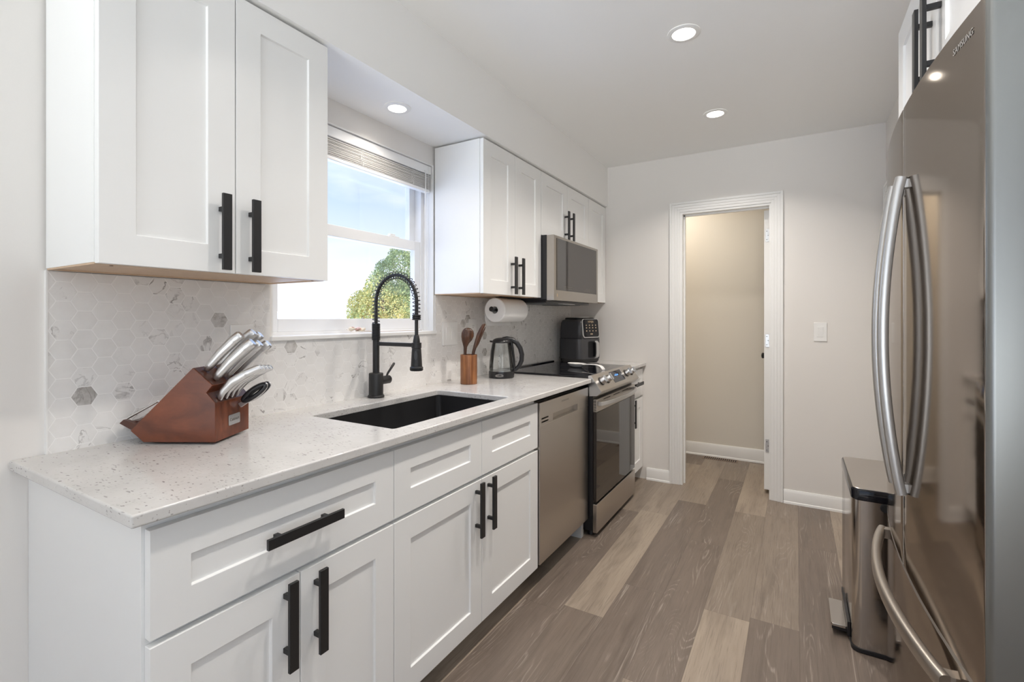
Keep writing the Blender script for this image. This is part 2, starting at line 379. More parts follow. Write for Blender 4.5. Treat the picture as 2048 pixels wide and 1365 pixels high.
M['crock'] = m_wood('striped acacia', (0.12, 0.036, 0.012), (0.46, 0.19, 0.065), (95, 95, 2.5), 0.33)
M['spoon'] = m_wood('walnut spoon', (0.045, 0.018, 0.009), (0.13, 0.052, 0.024), (60, 60, 5), 0.30)
def m_leaf():
    t = NT('autumn leaves'); oi = t.n('ShaderNodeAttribute', attribute_name='leaf'); sp = t.n('ShaderNodeSeparateColor'); t.l(oi.outputs['Color'], sp.inputs[0])
    r = t.n('ShaderNodeValToRGB'); t.l(sp.outputs[0], r.inputs[0]); e = r.color_ramp.elements
    e[0].color = (0.15, 0.21, 0.07, 1); e[1].color = (0.62, 0.47, 0.15, 1)
    q = e.new(0.35); q.color = (0.29, 0.35, 0.12, 1); q = e.new(0.65); q.color = (0.52, 0.47, 0.15, 1)
    t.bsdf(r.outputs[0], 0.7, 0.0, None, Subsurface_Weight=0.0); return t.m
M['leaf'] = m_leaf()
M['lawn'] = plain('ground whitened for overexposure', (0.88, 0.88, 0.87), 0.9, var=0.08, scale=0.6)  # near-white: outdoor overexposure painted into the ground colour
M['farwall'] = plain('far siding paled for haze', (0.78, 0.79, 0.80), 0.8, var=0.05, scale=0.8)  # overexposed haze put into the wall colour
M['farroof'] = plain('far roof paled for haze', (0.62, 0.63, 0.66), 0.8, var=0.08, scale=0.6)  # roof colour lightened for the same outdoor haze
M['fargreen'] = plain('far hazy shrub', (0.50, 0.55, 0.52), 0.9, var=0.2, scale=3)

# ------------------------------------------------------------------ shell
D = 3.0743; H = 2.489; ZS = 2.172; XS = 0.334
RW = 2.147        # right wall by the back door
FX = 2.75         # back of the fridge alcove and dining side wall
Y0 = -4.0
WY0, WY1, WZ0, WZ1 = 0.362, 1.280, 1.178, 2.072   # window opening
MB().box(-0.14, Y0 - 0.12, -0.1, 3.6, 4.12, 0.0).build('floor', M['floor'], kind='structure')
MB().box(-0.14, Y0 - 0.12, H, 3.6, 4.12, H + 0.12).build('ceiling', M['ceiling'], kind='structure')
w = MB()
w.box(-0.14, Y0, 0, 0, WY0, H).box(-0.14, WY1, 0, 0, 4.0, H).box(-0.14, WY0, 0, 0, WY1, WZ0).box(-0.14, WY0, WZ1, 0, WY1, H)
w.build('wall_left', M['wall'], kind='structure')
DX0, DX1, DZ1 = 0.905, 1.513, 2.065
w = MB(); w.box(0, D, 0, DX0, D + 0.116, H).box(DX1, D, 0, FX + 0.1, D + 0.116, H).box(DX0, D, DZ1, DX1, D + 0.116, H)
w.build('wall_back', M['wall'], kind='structure')
w = MB(); w.prism([(RW, 1.31, 0), (FX, 1.31, 0), (FX, 1.41, 0), (RW + 0.1, 1.41, 0), (RW + 0.1, D, 0), (RW, D, 0)], (0, 0, H))
w.build('wall_right', M['wall'], kind='structure')
# dining side wall with a window opening, and the far dining wall with a wide window
w = MB(); w.box(FX, -0.9, 0, FX + 0.1, 1.41, H).box(FX, -0.9, 0, 3.5, -0.8, H)
w.box(3.4, -4.0, 0, 3.5, -2.8, H).box(3.4, -1.0, 0, 3.5, -0.8, H).box(3.4, -2.8, 0, 3.5, -1.0, 0.65).box(3.4, -2.8, 2.25, 3.5, -1.0, H)
w.build('wall_dining_side', M['wall'], kind='structure')
w = MB(); w.box(-0.14, Y0 - 0.1, 0, 0.1, Y0, H).box(2.6, Y0 - 0.1, 0, 3.5, Y0, H).box(0.1, Y0 - 0.1, 0, 2.6, Y0, 0.6).box(0.1, Y0 - 0.1, 2.3, 2.6, Y0, H)
w.build('wall_dining_end', M['wall'], kind='structure')
MB().box(0, -1.6, ZS, XS, D, H).build('soffit', M['ceiling'], kind='structure')
# hall behind the door
w = MB(); w.box(0.2, 4.0, 0, 2.5, 4.1, H).box(0.1, D + 0.116, 0, 0.2, 4.1, H).box(2.4, D + 0.116, 0, 2.5, 4.1, H)
w.build('wall_hall', M['hall'], kind='structure')
def baseboard(name, x0, x1, y, h):
    m = MB(); m.prism([(x0, y, 0), (x0, y - 0.020, 0), (x0, y - 0.018, 0.012), (x0, y - 0.013, 0.016), (x0, y - 0.013, h - 0.018), (x0, y - 0.009, h - 0.008), (x0, y - 0.006, h), (x0, y, h)], (x1 - x0, 0, 0))
    return m.build(name, M['trim'], kind='structure', smooth=30)
baseboard('baseboard_back', 0.655, 0.835, D, 0.092); baseboard('baseboard_back_right', 1.588, RW, D, 0.092)
baseboard('baseboard_hall', 0.2, 2.4, 4.0, 0.115)
# door casing and jamb
def frame_y(m, x0, x1, z1, w, y, t):
    m.box(x0, y - t, 0, x0 + w, y, z1).box(x1 - w, y - t, 0, x1, y, z1).box(x0 + w, y - t, z1 - w, x1 - w, y, z1)
m = MB()
frame_y(m, 0.832, 1.586, 2.135, 0.016, D, 0.019); 
for a, wd, t in ((0.016, 0.020, 0.014), (0.036, 0.018, 0.011), (0.054, 0.019, 0.008)):
    frame_y(m, 0.832 + a, 1.586 - a, 2.135 - a, wd, D, t)
m.build('trim_1', M['trim'], kind='structure', bevel=0.0015, seg=2)
m = MB(); m.box(DX0, D, 0, DX0 + 0.018, D + 0.116, DZ1).box(DX1 - 0.012, D, 0, DX1, D + 0.116, DZ1).box(DX0 + 0.018, D, DZ1 - 0.018, DX1 - 0.012, D + 0.116, DZ1)
m.box(DX0 + 0.018, D + 0.05, 0, DX0 + 0.028, D + 0.08, DZ1 - 0.018).box(DX0 + 0.018, D + 0.05, DZ1 - 0.028, DX1 - 0.012, D + 0.08, DZ1 - 0.018)
m.build('trim_2', M['trim'], kind='structure')
dr = MB().box(1.464, D + 0.118, 0.03, 1.499, D + 0.72, 2.035).build('door_1', M['trim'], kind='structure', bevel=0.001)
for z in (1.855, 1.10, 0.345):
    h = MB(); h.box(1.474, D + 0.1145, z - 0.045, 1.4985, D + 0.1185, z + 0.045)
    h.cyl((1.5003, D + 0.113, z - 0.047), (1.5003, D + 0.113, z + 0.047), 0.0045, n=10)
    h = h.build('hinge', M['lsteel'], dr)
    for dx, dz in ((0.006, 0.03), (0.014, 0.0), (0.006, -0.03)): MB().cyl((1.476 + dx, D + 0.1148, z + dz), (1.476 + dx, D + 0.1135, z + dz), 0.003, n=8).build('screw', M['slot'], h)
k = MB(); k.lathe([(0.026, 0.0), (0.026, 0.005), (0.011, 0.008), (0.011, 0.020), (0.020, 0.026), (0.024, 0.036), (0.018, 0.044), (0.004, 0.046)], (1.464, D + 0.645, 0.955), 20, '-x')
k.build('knob', M['black'], dr, smooth=50)
# door with casing in the right wall (next to the corner)
m = MB(); xr = RW
for a, wd, t in ((0.0, 0.016, 0.018), (0.016, 0.034, 0.013), (0.05, 0.02, 0.009)):
    y0, y1, z1 = 2.20 + a, 3.045 - a, 2.085 - a
    m.box(xr - t, y0, 0, xr, y0 + wd, z1).box(xr - t, y1 - wd, 0, xr, y1, z1).box(xr - t, y0 + wd, z1 - wd, xr, y1 - wd, z1)
m.build('trim_3', M['trim'], kind='structure', bevel=0.0015)
d2 = MB().box(xr - 0.004, 2.27, 0.01, xr, 2.975, 2.015).build('door_2', M['trim'], kind='structure')

# ------------------------------------------------------------------ window
win = thing('window_1', loc=(-0.1, 0.82, WZ0)); win['kind'] = 'structure'
m = MB()  # vinyl frame
fx0, fx1 = -0.138, -0.062
m.box(fx0, WY0, WZ0, fx1, WY0 + 0.028, WZ1).box(fx0, WY1 - 0.028, WZ0, fx1, WY1, WZ1).box(fx0, WY0 + 0.028, WZ1 - 0.03, fx1, WY1 - 0.028, WZ1).box(fx0, WY0 + 0.028, WZ0, fx1, WY1 - 0.028, WZ0 + 0.03)
m.build('window_frame', M['vinyl'], win, bevel=0.002)
def sash(name, x0, x1, y0, y1, z0, z1, st, rb, rt):
    m = MB(); m.box(x0, y0, z0, x1, y0 + st, z1).box(x0, y1 - st, z0, x1, y1, z1).box(x0, y0 + st, z0, x1, y1 - st, z0 + rb).box(x0, y0 + st, z1 - rt, x1, y1 - st, z1)
    s = m.build(name, M['vinyl'], win, bevel=0.002)
    g = MB(); xm = (x0 + x1) / 2; g.box(xm - 0.002, y0 + st, z0 + rb, xm + 0.002, y1 - st, z1 - rt); g.build('pane', M['pane'], s)
    b = MB(); e_ = 0.006; b.box(x1 - 0.003, y0 + st, z0 + rb, x1 + 0.0005, y0 + st + e_, z1 - rt)
    b.box(x1 - 0.003, y1 - st - e_, z0 + rb, x1 + 0.0005, y1 - st, z1 - rt).box(x1 - 0.003, y0 + st, z1 - rt - e_, x1 + 0.0005, y1 - st, z1 - rt)
    return s
ls = sash('lower_sash', -0.098, -0.068, WY0 + 0.028, WY1 - 0.028, WZ0 + 0.03, 1.668, 0.042, 0.052, 0.05)
us = sash('upper_sash', -0.134, -0.104, WY0 + 0.028, WY1 - 0.028, 1.622, WZ1 - 0.03, 0.042, 0.046, 0.04)
m = MB(); m.box(-0.096, 1.03, 1.668, -0.070, 1.10, 1.674).box(-0.092, 1.04, 1.674, -0.074, 1.075, 1.684); m.build('sash_lock', M['white'], ls, bevel=0.002)
m = MB(); m.box(-0.062, WY0, WZ0 - 0.0, -0.001, WY1, WZ0 + 0.018).box(-0.001, WY0 - 0.012, WZ0, 0.022, WY1 + 0.006, WZ0 + 0.018)
m.build('window_sill', M['trim'], win, bevel=0.004, seg=3)
m = MB(); m.box(-0.062, WY0, WZ0 + 0.018, -0.0005, WY0 + 0.006, WZ1).box(-0.062, WY1 - 0.006, WZ0 + 0.018, 0.004, WY1, WZ1).box(-0.062, WY0 + 0.006, WZ1 - 0.004, -0.0005, WY1 - 0.006, WZ1)
m.build('reveal', M['trim'], win)

# ------------------------------------------------------------------ backsplash
def clip(poly, ax, v, keep_less):
    out = []
    for i in range(len(poly)):
        a, b = poly[i], poly[(i + 1) % len(poly)]
        ina = (a[ax] <= v) == keep_less or a[ax] == v; inb = (b[ax] <= v) == keep_less or b[ax] == v
        if ina: out.append(a)
        if ina != inb:
            t = (v - a[ax]) / (b[ax] - a[ax]); out.append(tuple(a[j] + t * (b[j] - a[j]) for j in range(2)))
    return out
BL = -0.255
rects = [(BL, 0.914, WY0 - 0.012, 1.384), (WY0 - 0.012, 0.914, WY1 + 0.006, WZ0), (WY1 + 0.006, 0.914, D, 1.384)]
bs = thing('backsplash', loc=(0.0, 1.4, 0.914)); bs['kind'] = 'structure'
g = MB()
for y0, z0, y1, z1 in rects: g.box(0.0, y0, z0, 0.0095, y1, z1)
g.build('grout_bed', M['grout'], bs)
F2F = 0.0508; SD = F2F / math.sqrt(3); gr = 0.0011
verts, faces, cols = [], [], []
rr = random.Random(11)
ncol = int((D - BL) / (1.5 * SD)) + 3
for c in range(-1, ncol):
    for r_ in range(-1, 12):
        cy = BL + 0.03 + c * 1.5 * SD; cz = 0.914 + 0.012 + r_ * F2F + (F2F / 2 if c % 2 else 0)
        q = (F2F / 2 - gr) / (F2F / 2) * SD
        hexp = [(cy + q * math.cos(R(60 * i)), cz + q * math.sin(R(60 * i))) for i in range(6)]
        col = (rr.random(), rr.random(), rr.random())
        for y0, z0, y1, z1 in rects:
            p = hexp
            for ax, v, kl in ((0, y1, True), (0, y0, False), (1, z1, True), (1, z0, False)):
                if len(p) >= 3: p = clip(p, ax, v, kl)
            if len(p) < 3: continue
            ar = sum(p[i][0] * p[(i + 1) % len(p)][1] - p[(i + 1) % len(p)][0] * p[i][1] for i in range(len(p))) / 2
            if abs(ar) < 2e-5: continue
            n0 = len(verts); k = len(p)
            cy_, cz_ = sum(a for a, b in p) / k, sum(b for a, b in p) / k
            verts += [(0.0085, a, b) for a, b in p] + [(0.0098, a, b) for a, b in p] + [(0.0099, a + (cy_ - a) * 0.02, b + (cz_ - b) * 0.02) for a, b in p]
            faces.append(tuple(n0 + 2 * k + i for i in range(k))); cols.append(col)
            for i in range(k):
                j = (i + 1) % k
                faces.append((n0 + i, n0 + j, n0 + k + j, n0 + k + i)); cols.append(col)
                faces.append((n0 + k + i, n0 + k + j, n0 + 2 * k + j, n0 + 2 * k + i)); cols.append(col)
me = bpy.data.meshes.new('hexagon_tiles'); me.from_pydata([(a, b - 1.4, c - 0.914) for a, b, c in verts], [], faces); me.update()
ca = me.attributes.new('tile', 'FLOAT_COLOR', 'FACE')
for i, c in enumerate(cols): ca.data[i].color = (*c, 1)
o = bpy.data.objects.new('hexagon_tiles', me); COL.objects.link(o); me.materials.append(M['tile']); o.parent = bs
MB().box(0.0, BL - 0.004, 0.914, 0.0115, BL, 1.386).build('edge_trim', M['trim'], bs)

# ------------------------------------------------------------------ cabinets
def shaker(name, parent, xf, y0, y1, z0, z1, th=0.02, st=0.072, face=1, rail=None, m='cab'):
    """Door or drawer front; face=+1 looks to +x, -1 to -x. xf is the front plane."""
    rail = rail or st
    xb = xf - face * th; rec = xf - face * 0.007
    def ring(x, a, b): return [(x, y0 + a, z0 + b), (x, y1 - a, z0 + b), (x, y1 - a, z1 - b), (x, y0 + a, z1 - b)]
    q = MB(); q.rings([ring(xb, 0, 0), ring(xf, 0, 0), ring(xf, st, rail), ring(rec, st + 0.0015, rail + 0.0015)], True, True)
    return q.build(name, M[m], parent, bevel=0.0012, seg=2)
def pull(parent, x, yc, zc, L, vert=True, face=1, off=0.036, wd=0.024):
    """Flat bar pull with two square posts."""
    q = MB(); t = 0.0085; f = face
    if vert:
        q.box(x + f * (off - t), yc - wd / 2, zc - L / 2, x + f * off, yc + wd / 2, zc + L / 2)
        for s in (-1, 1): q.box(x, yc - 0.0055, zc + s * L * 0.31 - 0.006, x + f * (off - t), yc + 0.0055, zc + s * L * 0.31 + 0.006)
    else:
        q.box(x + f * (off - t), yc - L / 2, zc - wd / 2, x + f * off, yc + L / 2, zc + wd / 2)
        for s in (-1, 1): q.box(x, yc + s * L * 0.31 - 0.006, zc - 0.0055, x + f * (off - t), yc + s * L * 0.31 + 0.006, zc + 0.0055)
    return q.build('handle', M['black'], parent, bevel=0.001)
DF = 0.6235; BX = 0.602; TOPZ = 0.8885
def base_cab(name, y0, y1, label, hollow=False):
    c = thing(name, label, 'cabinet', (0.3, (y0 + y1) / 2, 0), group='white base cabinets')
    b = MB(); t = 0.016
    b.box(0.001, y0, 0.0, BX - 0.075, y0 + t, TOPZ).box(BX - 0.075, y0, 0.095, BX, y0 + t, TOPZ)
    b.box(0.001, y1 - t, 0.0, BX - 0.075, y1, TOPZ).box(BX - 0.075, y1 - t, 0.095, BX, y1, TOPZ)
    b.box(0.001, y0 + t, 0.095, BX, y1 - t, 0.112).box(0.001, y0 + t, 0.112, 0.012, y1 - t, TOPZ)
    b.box(BX - 0.016, y0 + t, TOPZ - 0.03, BX, y1 - t, TOPZ).box(BX - 0.018, y0 + t, 0.64, BX, y1 - t, 0.668)
    b.build('body', M['cab'], c)
    MB().box(BX - 0.085, y0 + t, 0.0, BX - 0.070, y1 - t, 0.095).build('toe_kick', M['cab'], c)
    return c
G = 0.0015
c1 = base_cab('base_cabinet', -0.289, 0.348, 'white base cabinet under the knife block, one wide drawer over two doors')
d = shaker('drawer', c1, DF, -0.284, 0.349 - G, 0.659, 0.866); pull(d, DF, 0.032, 0.760, 0.208, False)
d = shaker('door', c1, DF, -0.284, 0.0325 - G, 0.097, 0.6455); pull(d, DF, -0.008, 0.546, 0.206)
d = shaker('door', c1, DF, 0.0325 + G, 0.349 - G, 0.097, 0.6455); pull(d, DF, 0.075, 0.540, 0.206)
c2 = base_cab('base_cabinet', 0.349, 1.284, 'white sink base cabinet with two blank drawer fronts over two doors')
ym = 0.818
shaker('drawer_front', c2, DF, 0.349 + G, ym - G, 0.659, 0.866); shaker('drawer_front', c2, DF, ym + G, 1.282, 0.659, 0.866)
d = shaker('door', c2, DF, 0.349 + G, ym - G, 0.097, 0.6455); pull(d, DF, 0.777, 0.546, 0.204)
d = shaker('door', c2, DF, ym + G, 1.282, 0.097, 0.6455); pull(d, DF, 0.860, 0.548, 0.204)
c3 = base_cab('base_cabinet', 2.668, 3.0735, 'white base cabinet between the range and the back wall, drawer over one door')
d = shaker('drawer', c3, DF, 2.672, 3.071, 0.659, 0.866); pull(d, DF, 2.875, 0.765, 0.204, False)
d = shaker('door', c3, DF, 2.672, 3.071, 0.097, 0.6455); pull(d, DF, 2.775, 0.557, 0.204)
UF = 0.3185; UX = 0.298; UB = 1.386; UT = 2.163
def upper(y0, y1, z0, label, x1=UX, name='wall_cabinet', doors=2, handles=True, hz=None, hl=0.204):
    c = thing(name, label, 'cabinet', (0.15, (y0 + y1) / 2, z0), group='white wall cabinets')
    MB().box(0.0105 if z0 < 1.5 else 0.001, y0, z0 + 0.004, x1, y1, UT).build('body', M['cab'], c)
    q = MB(); q.box(0.0105, y0 + 0.002, z0, x1 - 0.001, y0 + 0.016, z0 + 0.004).box(0.0105, y1 - 0.016, z0, x1 - 0.001, y1 - 0.002, z0 + 0.004)
    q.box(x1 - 0.02, y0 + 0.016, z0, x1 - 0.001, y1 - 0.016, z0 + 0.004).box(0.0105, y0 + 0.016, z0, 0.025, y1 - 0.016, z0 + 0.004).box(0.025, y0 + 0.016, z0 + 0.003, x1 - 0.02, y1 - 0.016, z0 + 0.004)
    bp = q.build('bottom_panel', M['birch'], c)
    for f in (0.06, 0.94): MB().lathe([(0.004, 0.0), (0.004, -0.0015), (0.001, -0.002)], (x1 - 0.012, y0 + f * (y1 - y0), z0), 10).build('screw', M['brown'], bp)
    ds = [(y0 + 0.002, y1 - 0.002)] if doors == 1 else [(y0 + 0.002, (y0 + y1) / 2 - G), ((y0 + y1) / 2 + G, y1 - 0.002)]
    mid = (y0 + y1) / 2
    for i, (a, b) in enumerate(ds):
        d = shaker('door', c, UF, a, b, z0 + 0.001, UT)
        if handles: pull(d, UF, mid + (-0.041 if i == 0 else 0.041), (z0 + 0.108) if hz is None else hz, hl)
    return c
upper(-0.2585, 0.3575, UB, 'white wall cabinet left of the window, above the knife block, two tall doors')
upper(1.2795, 1.9145, UB, 'white wall cabinet right of the window, above the paper towel roll, two tall doors')
upper(1.9155, 2.6975, 1.772, 'short white wall cabinet above the microwave, two small doors', hz=1.884, hl=0.19)
upper(2.6985, 3.0735, UB, 'narrow white wall cabinet in the corner above the air fryer, single door without handle', doors=1, handles=False)
# cabinet over the fridge
CFX = 1.942
cf = thing('wall_cabinet', 'white cabinet above the refrigerator, two doors with long black pulls', 'cabinet', (2.3, 0.77, 1.8), group='white wall cabinets')
MB().box(CFX + 0.0205, 0.30, 1.80, FX - 0.002, 1.231, 2.168).build('body', M['cab'], cf)
MB().box(CFX + 0.03, 0.31, 1.797, FX - 0.01, 1.22, 1.80).build('bottom_panel', M['birch'], cf)
d = shaker('door', cf, CFX, 0.7505 + G, 1.231, 1.802, 2.168, face=-1); pull(d, CFX, 0.792, 1.905, 0.206, True, -1)
d = shaker('door', cf, CFX, 0.302, 0.7505 - G, 1.802, 2.168, face=-1); pull(d, CFX, 0.708, 1.905, 0.206, True, -1)

# ------------------------------------------------------------------ countertops, sink
SX0, SX1, SY0, SY1 = 0.166, 0.572, 0.405, 1.115
def slab_with_hole(name, outer, hole, z0, z1, m):
    bm = bmesh.new(); es = []
    for loop in (outer, hole):
        vs = [bm.verts.new((a, b, z0)) for a, b in loop]
        es += [bm.edges.new((vs[i], vs[(i + 1) % len(vs)])) for i in range(len(vs))]
    r = bmesh.ops.triangle_fill(bm, use_beauty=True, use_dissolve=False, edges=es)
    fs = [f for f in r['geom'] if isinstance(f, bmesh.types.BMFace)]
    ex = bmesh.ops.extrude_face_region(bm, geom=fs)
    bmesh.ops.translate(bm, vec=(0, 0, z1 - z0), verts=[v for v in ex['geom'] if isinstance(v, bmesh.types.BMVert)])
    bmesh.ops.recalc_face_normals(bm, faces=bm.faces)
    me = bpy.data.meshes.new(name); bm.to_mesh(me); bm.free()
    o = bpy.data.objects.new(name, me); COL.objects.link(o); me.materials.append(m)
    for p in me.polygons: p.use_smooth = True
    me.set_sharp_from_angle(angle=R(30))
    b = o.modifiers.new('edge', 'BEVEL'); b.width = 0.0045; b.segments = 3; b.limit_method = 'ANGLE'; b.angle_limit = R(50); b.harden_normals = True
    return o
ct = slab_with_hole('countertop', [(0.0005, -0.3235), (0.65, -0.3235), (0.65, 1.9005), (0.0005, 1.9005)], rrect(SX0, SY0, SX1, SY1, 0.016)[::-1], 0.889, 0.914, M['quartz'])
tag(ct, 'long speckled pale quartz countertop with the sink cut into it', 'countertop')
c = MB().box(0.0005, 2.6695, 0.889, 0.65, 3.0735, 0.914).build('countertop', M['quartz'], bevel=0.004, seg=3)
tag(c, 'short speckled quartz countertop in the corner under the air fryer', 'countertop')
def loop3(x0, y0, x1, y1, r, z): return [(a, b, z) for a, b in rrect(x0, y0, x1, y1, r, 6)]
q = MB(); e_ = 0.003
q.rings([loop3(SX0 - 0.025, SY0 - 0.025, SX1 + 0.008, SY1 + 0.025, 0.03, 0.8885), loop3(SX0 - e_, SY0 - e_, SX1 + e_, SY1 + e_, 0.022, 0.8885),
         loop3(SX0 + 0.002, SY0 + 0.002, SX1 - 0.002, SY1 - 0.002, 0.03, 0.72), loop3(SX0 + 0.02, SY0 + 0.02, SX1 - 0.02, SY1 - 0.02, 0.04, 0.69)], False, True)
q.rings([loop3(SX0 - 0.025, SY0 - 0.025, SX1 + 0.008, SY1 + 0.025, 0.03, 0.8885), loop3(SX0 - 0.025, SY0 - 0.025, SX1 + 0.008, SY1 + 0.025, 0.03, 0.88),
         loop3(SX0 - 0.012, SY0 - 0.012, SX1 + 0.008, SY1 + 0.012, 0.03, 0.875), loop3(SX0 - 0.006, SY0 - 0.006, SX1 + 0.006, SY1 + 0.006, 0.04, 0.68)], False, True)
sk = thing('sink', 'black rectangular undermount sink below the spring faucet', 'sink', (0.37, 0.76, 0.69))
q.build('basin', M['sink'], sk, smooth=40)
q = MB(); q.lathe([(0.045, 0.692), (0.045, 0.6935), (0.036, 0.694), (0.03, 0.691), (0.004, 0.691)], (0.33, 0.76, 0), 24); q.build('drain', M['black'], sk, smooth=40)

# ------------------------------------------------------------------ faucet
FXx, FY = 0.068, 0.809
fa = thing('faucet', 'black spring kitchen faucet with pull-down spray head behind the sink', 'faucet', (FXx, FY, 0.914))
q = MB(); q.lathe([(0.036, 0.9145), (0.036, 0.921), (0.033, 0.925), (0.031, 0.926), (0.031, 1.018), (0.029, 1.021), (0.014, 1.022)], (FXx, FY, 0), 32); q.build('base', M['black'], fa, smooth=35)
q = MB(); q.lathe([(0.0145, 1.020), (0.0145, 1.168), (0.013, 1.168)], (FXx, FY, 0), 24); q.build('post', M['black'], fa, smooth=35)
prof = []
z = 1.166
while z < 1.238: prof += [(0.0175, z), (0.0185, z + 0.0008), (0.0185, z + 0.0030), (0.0160, z + 0.0036), (0.0160, z + 0.0046)]; z += 0.0052
q = MB(); q.lathe([(0.012, 1.165)] + prof + [(0.012, 1.240)], (FXx, FY, 0), 24); q.build('ribbed_collar', M['black'], fa, smooth=30)
path = [(FXx, FY, 1.235 + 0.095 * i / 6) for i in range(6)]
AR = 0.117; ACX = FXx + AR
path += [(ACX - AR * math.cos(math.pi * i / 24), FY, 1.33 + AR * math.sin(math.pi * i / 24)) for i in range(25)]
path += [(FXx + 2 * AR, FY, 1.33 - 0.14 * i / 8) for i in range(1, 9)]
q = MB(); q.tube(path, 0.0075, 14, up=(0, 1, 0)); q.build('hose', M['black'], fa, smooth=60)
# coil
sp_path = path[:6] + path[6:31] + [(FXx + 2 * AR, FY, 1.33 - 0.055 * i / 4) for i in range(1, 5)]
P_ = [Vector(p) for p in sp_path]; cum = [0]
for i in range(1, len(P_)): cum.append(cum[-1] + (P_[i] - P_[i - 1]).length)
def along(s):
    for i in range(1, len(P_)):
        if s <= cum[i] or i == len(P_) - 1:
            t = (s - cum[i - 1]) / (cum[i] - cum[i - 1]); return P_[i - 1].lerp(P_[i], t), (P_[i] - P_[i - 1]).normalized()
turns = 33; npt = turns * 14; coil = []
for i in range(npt + 1):
    s_ = cum[-1] * i / npt; p, t = along(s_); yv = Vector((0, 1, 0)); nv = t.cross(yv).normalized(); a = 2 * math.pi * turns * i / npt
    coil.append(p + (yv * math.cos(a) + nv * math.sin(a)) * 0.0155)
q = MB(); q.tube(coil, 0.00165, 6); q.build('spring', M['black'], fa, smooth=80)
hx = FXx + 2 * AR
q = MB(); q.lathe([(0.008, 1.254), (0.018, 1.255), (0.018, 1.260), (0.015, 1.261), (0.018, 1.263), (0.018, 1.268), (0.015, 1.269), (0.018, 1.271), (0.018, 1.276), (0.008, 1.277)], (hx, FY, 0), 24); q.build('spring_collar', M['black'], fa, smooth=30)
q = MB(); q.lathe([(0.0085, 1.192), (0.011, 1.188), (0.0145, 1.166), (0.0145, 1.156)], (hx, FY, 0), 24); q.build('cone_joint', M['black'], fa, smooth=40)
q = MB(); q.box(FXx + 0.012, FY - 0.0075, 1.142, hx - 0.015, FY + 0.0075, 1.158); q.build('support_arm', M['black'], fa, bevel=0.002)
q = MB(); q.lathe([(0.0205, 1.138), (0.0205, 1.160), (0.0145, 1.1605)], (hx, FY, 0), 24); q.build('holder_ring', M['black'], fa, smooth=40)
q = MB(); q.lathe([(0.0185, 1.137), (0.0195, 1.13), (0.0235, 1.062), (0.0275, 1.058), (0.0275, 1.047), (0.025, 1.044), (0.004, 1.044)], (hx, FY, 0), 28); hd = q.build('spray_head', M['black'], fa, smooth=40)
cdir = Vector((cam.location.x - hx, cam.location.y - FY, 0)).normalized(); cs = Vector((-cdir.y, cdir.x, 0))
q = MB(); pts = [Vector((hx, FY, 1.108)) + cdir * 0.0205 - cs * 0.003 + cs * (0.0075 * math.cos(2 * math.pi * i / 20)) + Vector((0, 0, 0.020 * math.sin(2 * math.pi * i / 20))) for i in range(20)]
q.prism(pts, cdir * 0.004); q.build('button', M['blackp'], hd, bevel=0.001)
q = MB(); q.tube([(FXx, FY + 0.025, 0.985), (FXx, FY + 0.078, 0.985), (FXx, FY + 0.081, 0.985)], [0.0185, 0.0185, 0.016], 24); q.build('valve', M['black'], fa, smooth=40)
q = MB(); q.tube([(FXx, FY + 0.062, 0.995), (FXx, FY + 0.070, 1.012), (FXx, FY + 0.108, 1.052), (FXx, FY + 0.112, 1.056)], [0.0045, 0.005, 0.006, 0.004], 12); q.build('lever', M['black'], fa, smooth=50)

# ------------------------------------------------------------------ dishwasher
dw = thing('dishwasher', 'stainless dishwasher between the sink cabinet and the range', 'dishwasher', (0.3, 1.59, 0))
q = MB(); q.box(0.02, 1.2875, 0.10, 0.598, 1.894, 0.866).box(0.05, 1.30, 0.0, 0.53, 1.88, 0.10); q.build('tub', M['blackp'], dw)
q = MB(); q.box(0.600, 1.289, 0.106, 0.6315, 1.893, 0.757); q.build('door', M['applsteel'], dw, bevel=0.003)
q = MB(); y0, y1 = 1.289, 1.893
q.box(0.600, y0, 0.757, 0.606, y1, 0.864)
for b in ((y0, 0.802, y1, 0.864), (y0, 0.757, 1.305, 0.802), (1.378, 0.757, 1.428, 0.802), (1.74, 0.757, y1, 0.802), (1.428, 0.757, 1.74, 0.760), (1.305, 0.757, 1.378, 0.768), (1.305, 0.775, 1.378, 0.784), (1.305, 0.791, 1.378, 0.802), (1.428, 0.794, 1.74, 0.802)):
    q.box(0.606, b[0], b[1], 0.6315, b[2], b[3])
cp = q.build('control_panel', M['applsteel'], dw)
MB().box(0.6055, 1.428, 0.760, 0.607, 1.74, 0.794).build('pocket_handle', M['handlew'], cp)
MB().box(0.6055, 1.306, 0.768, 0.607, 1.377, 0.791).build('vent', M['blackd'], cp)
text('S A M S U N G', 0.012, (0.6317, 1.575, 0.838), ROT_PX, M['dprint'], cp, spacing=1.2)
MB().box(0.30, 1.862, 0.0, 0.602, 1.895, 0.098).build('toe_panel', M['cab'], dw)

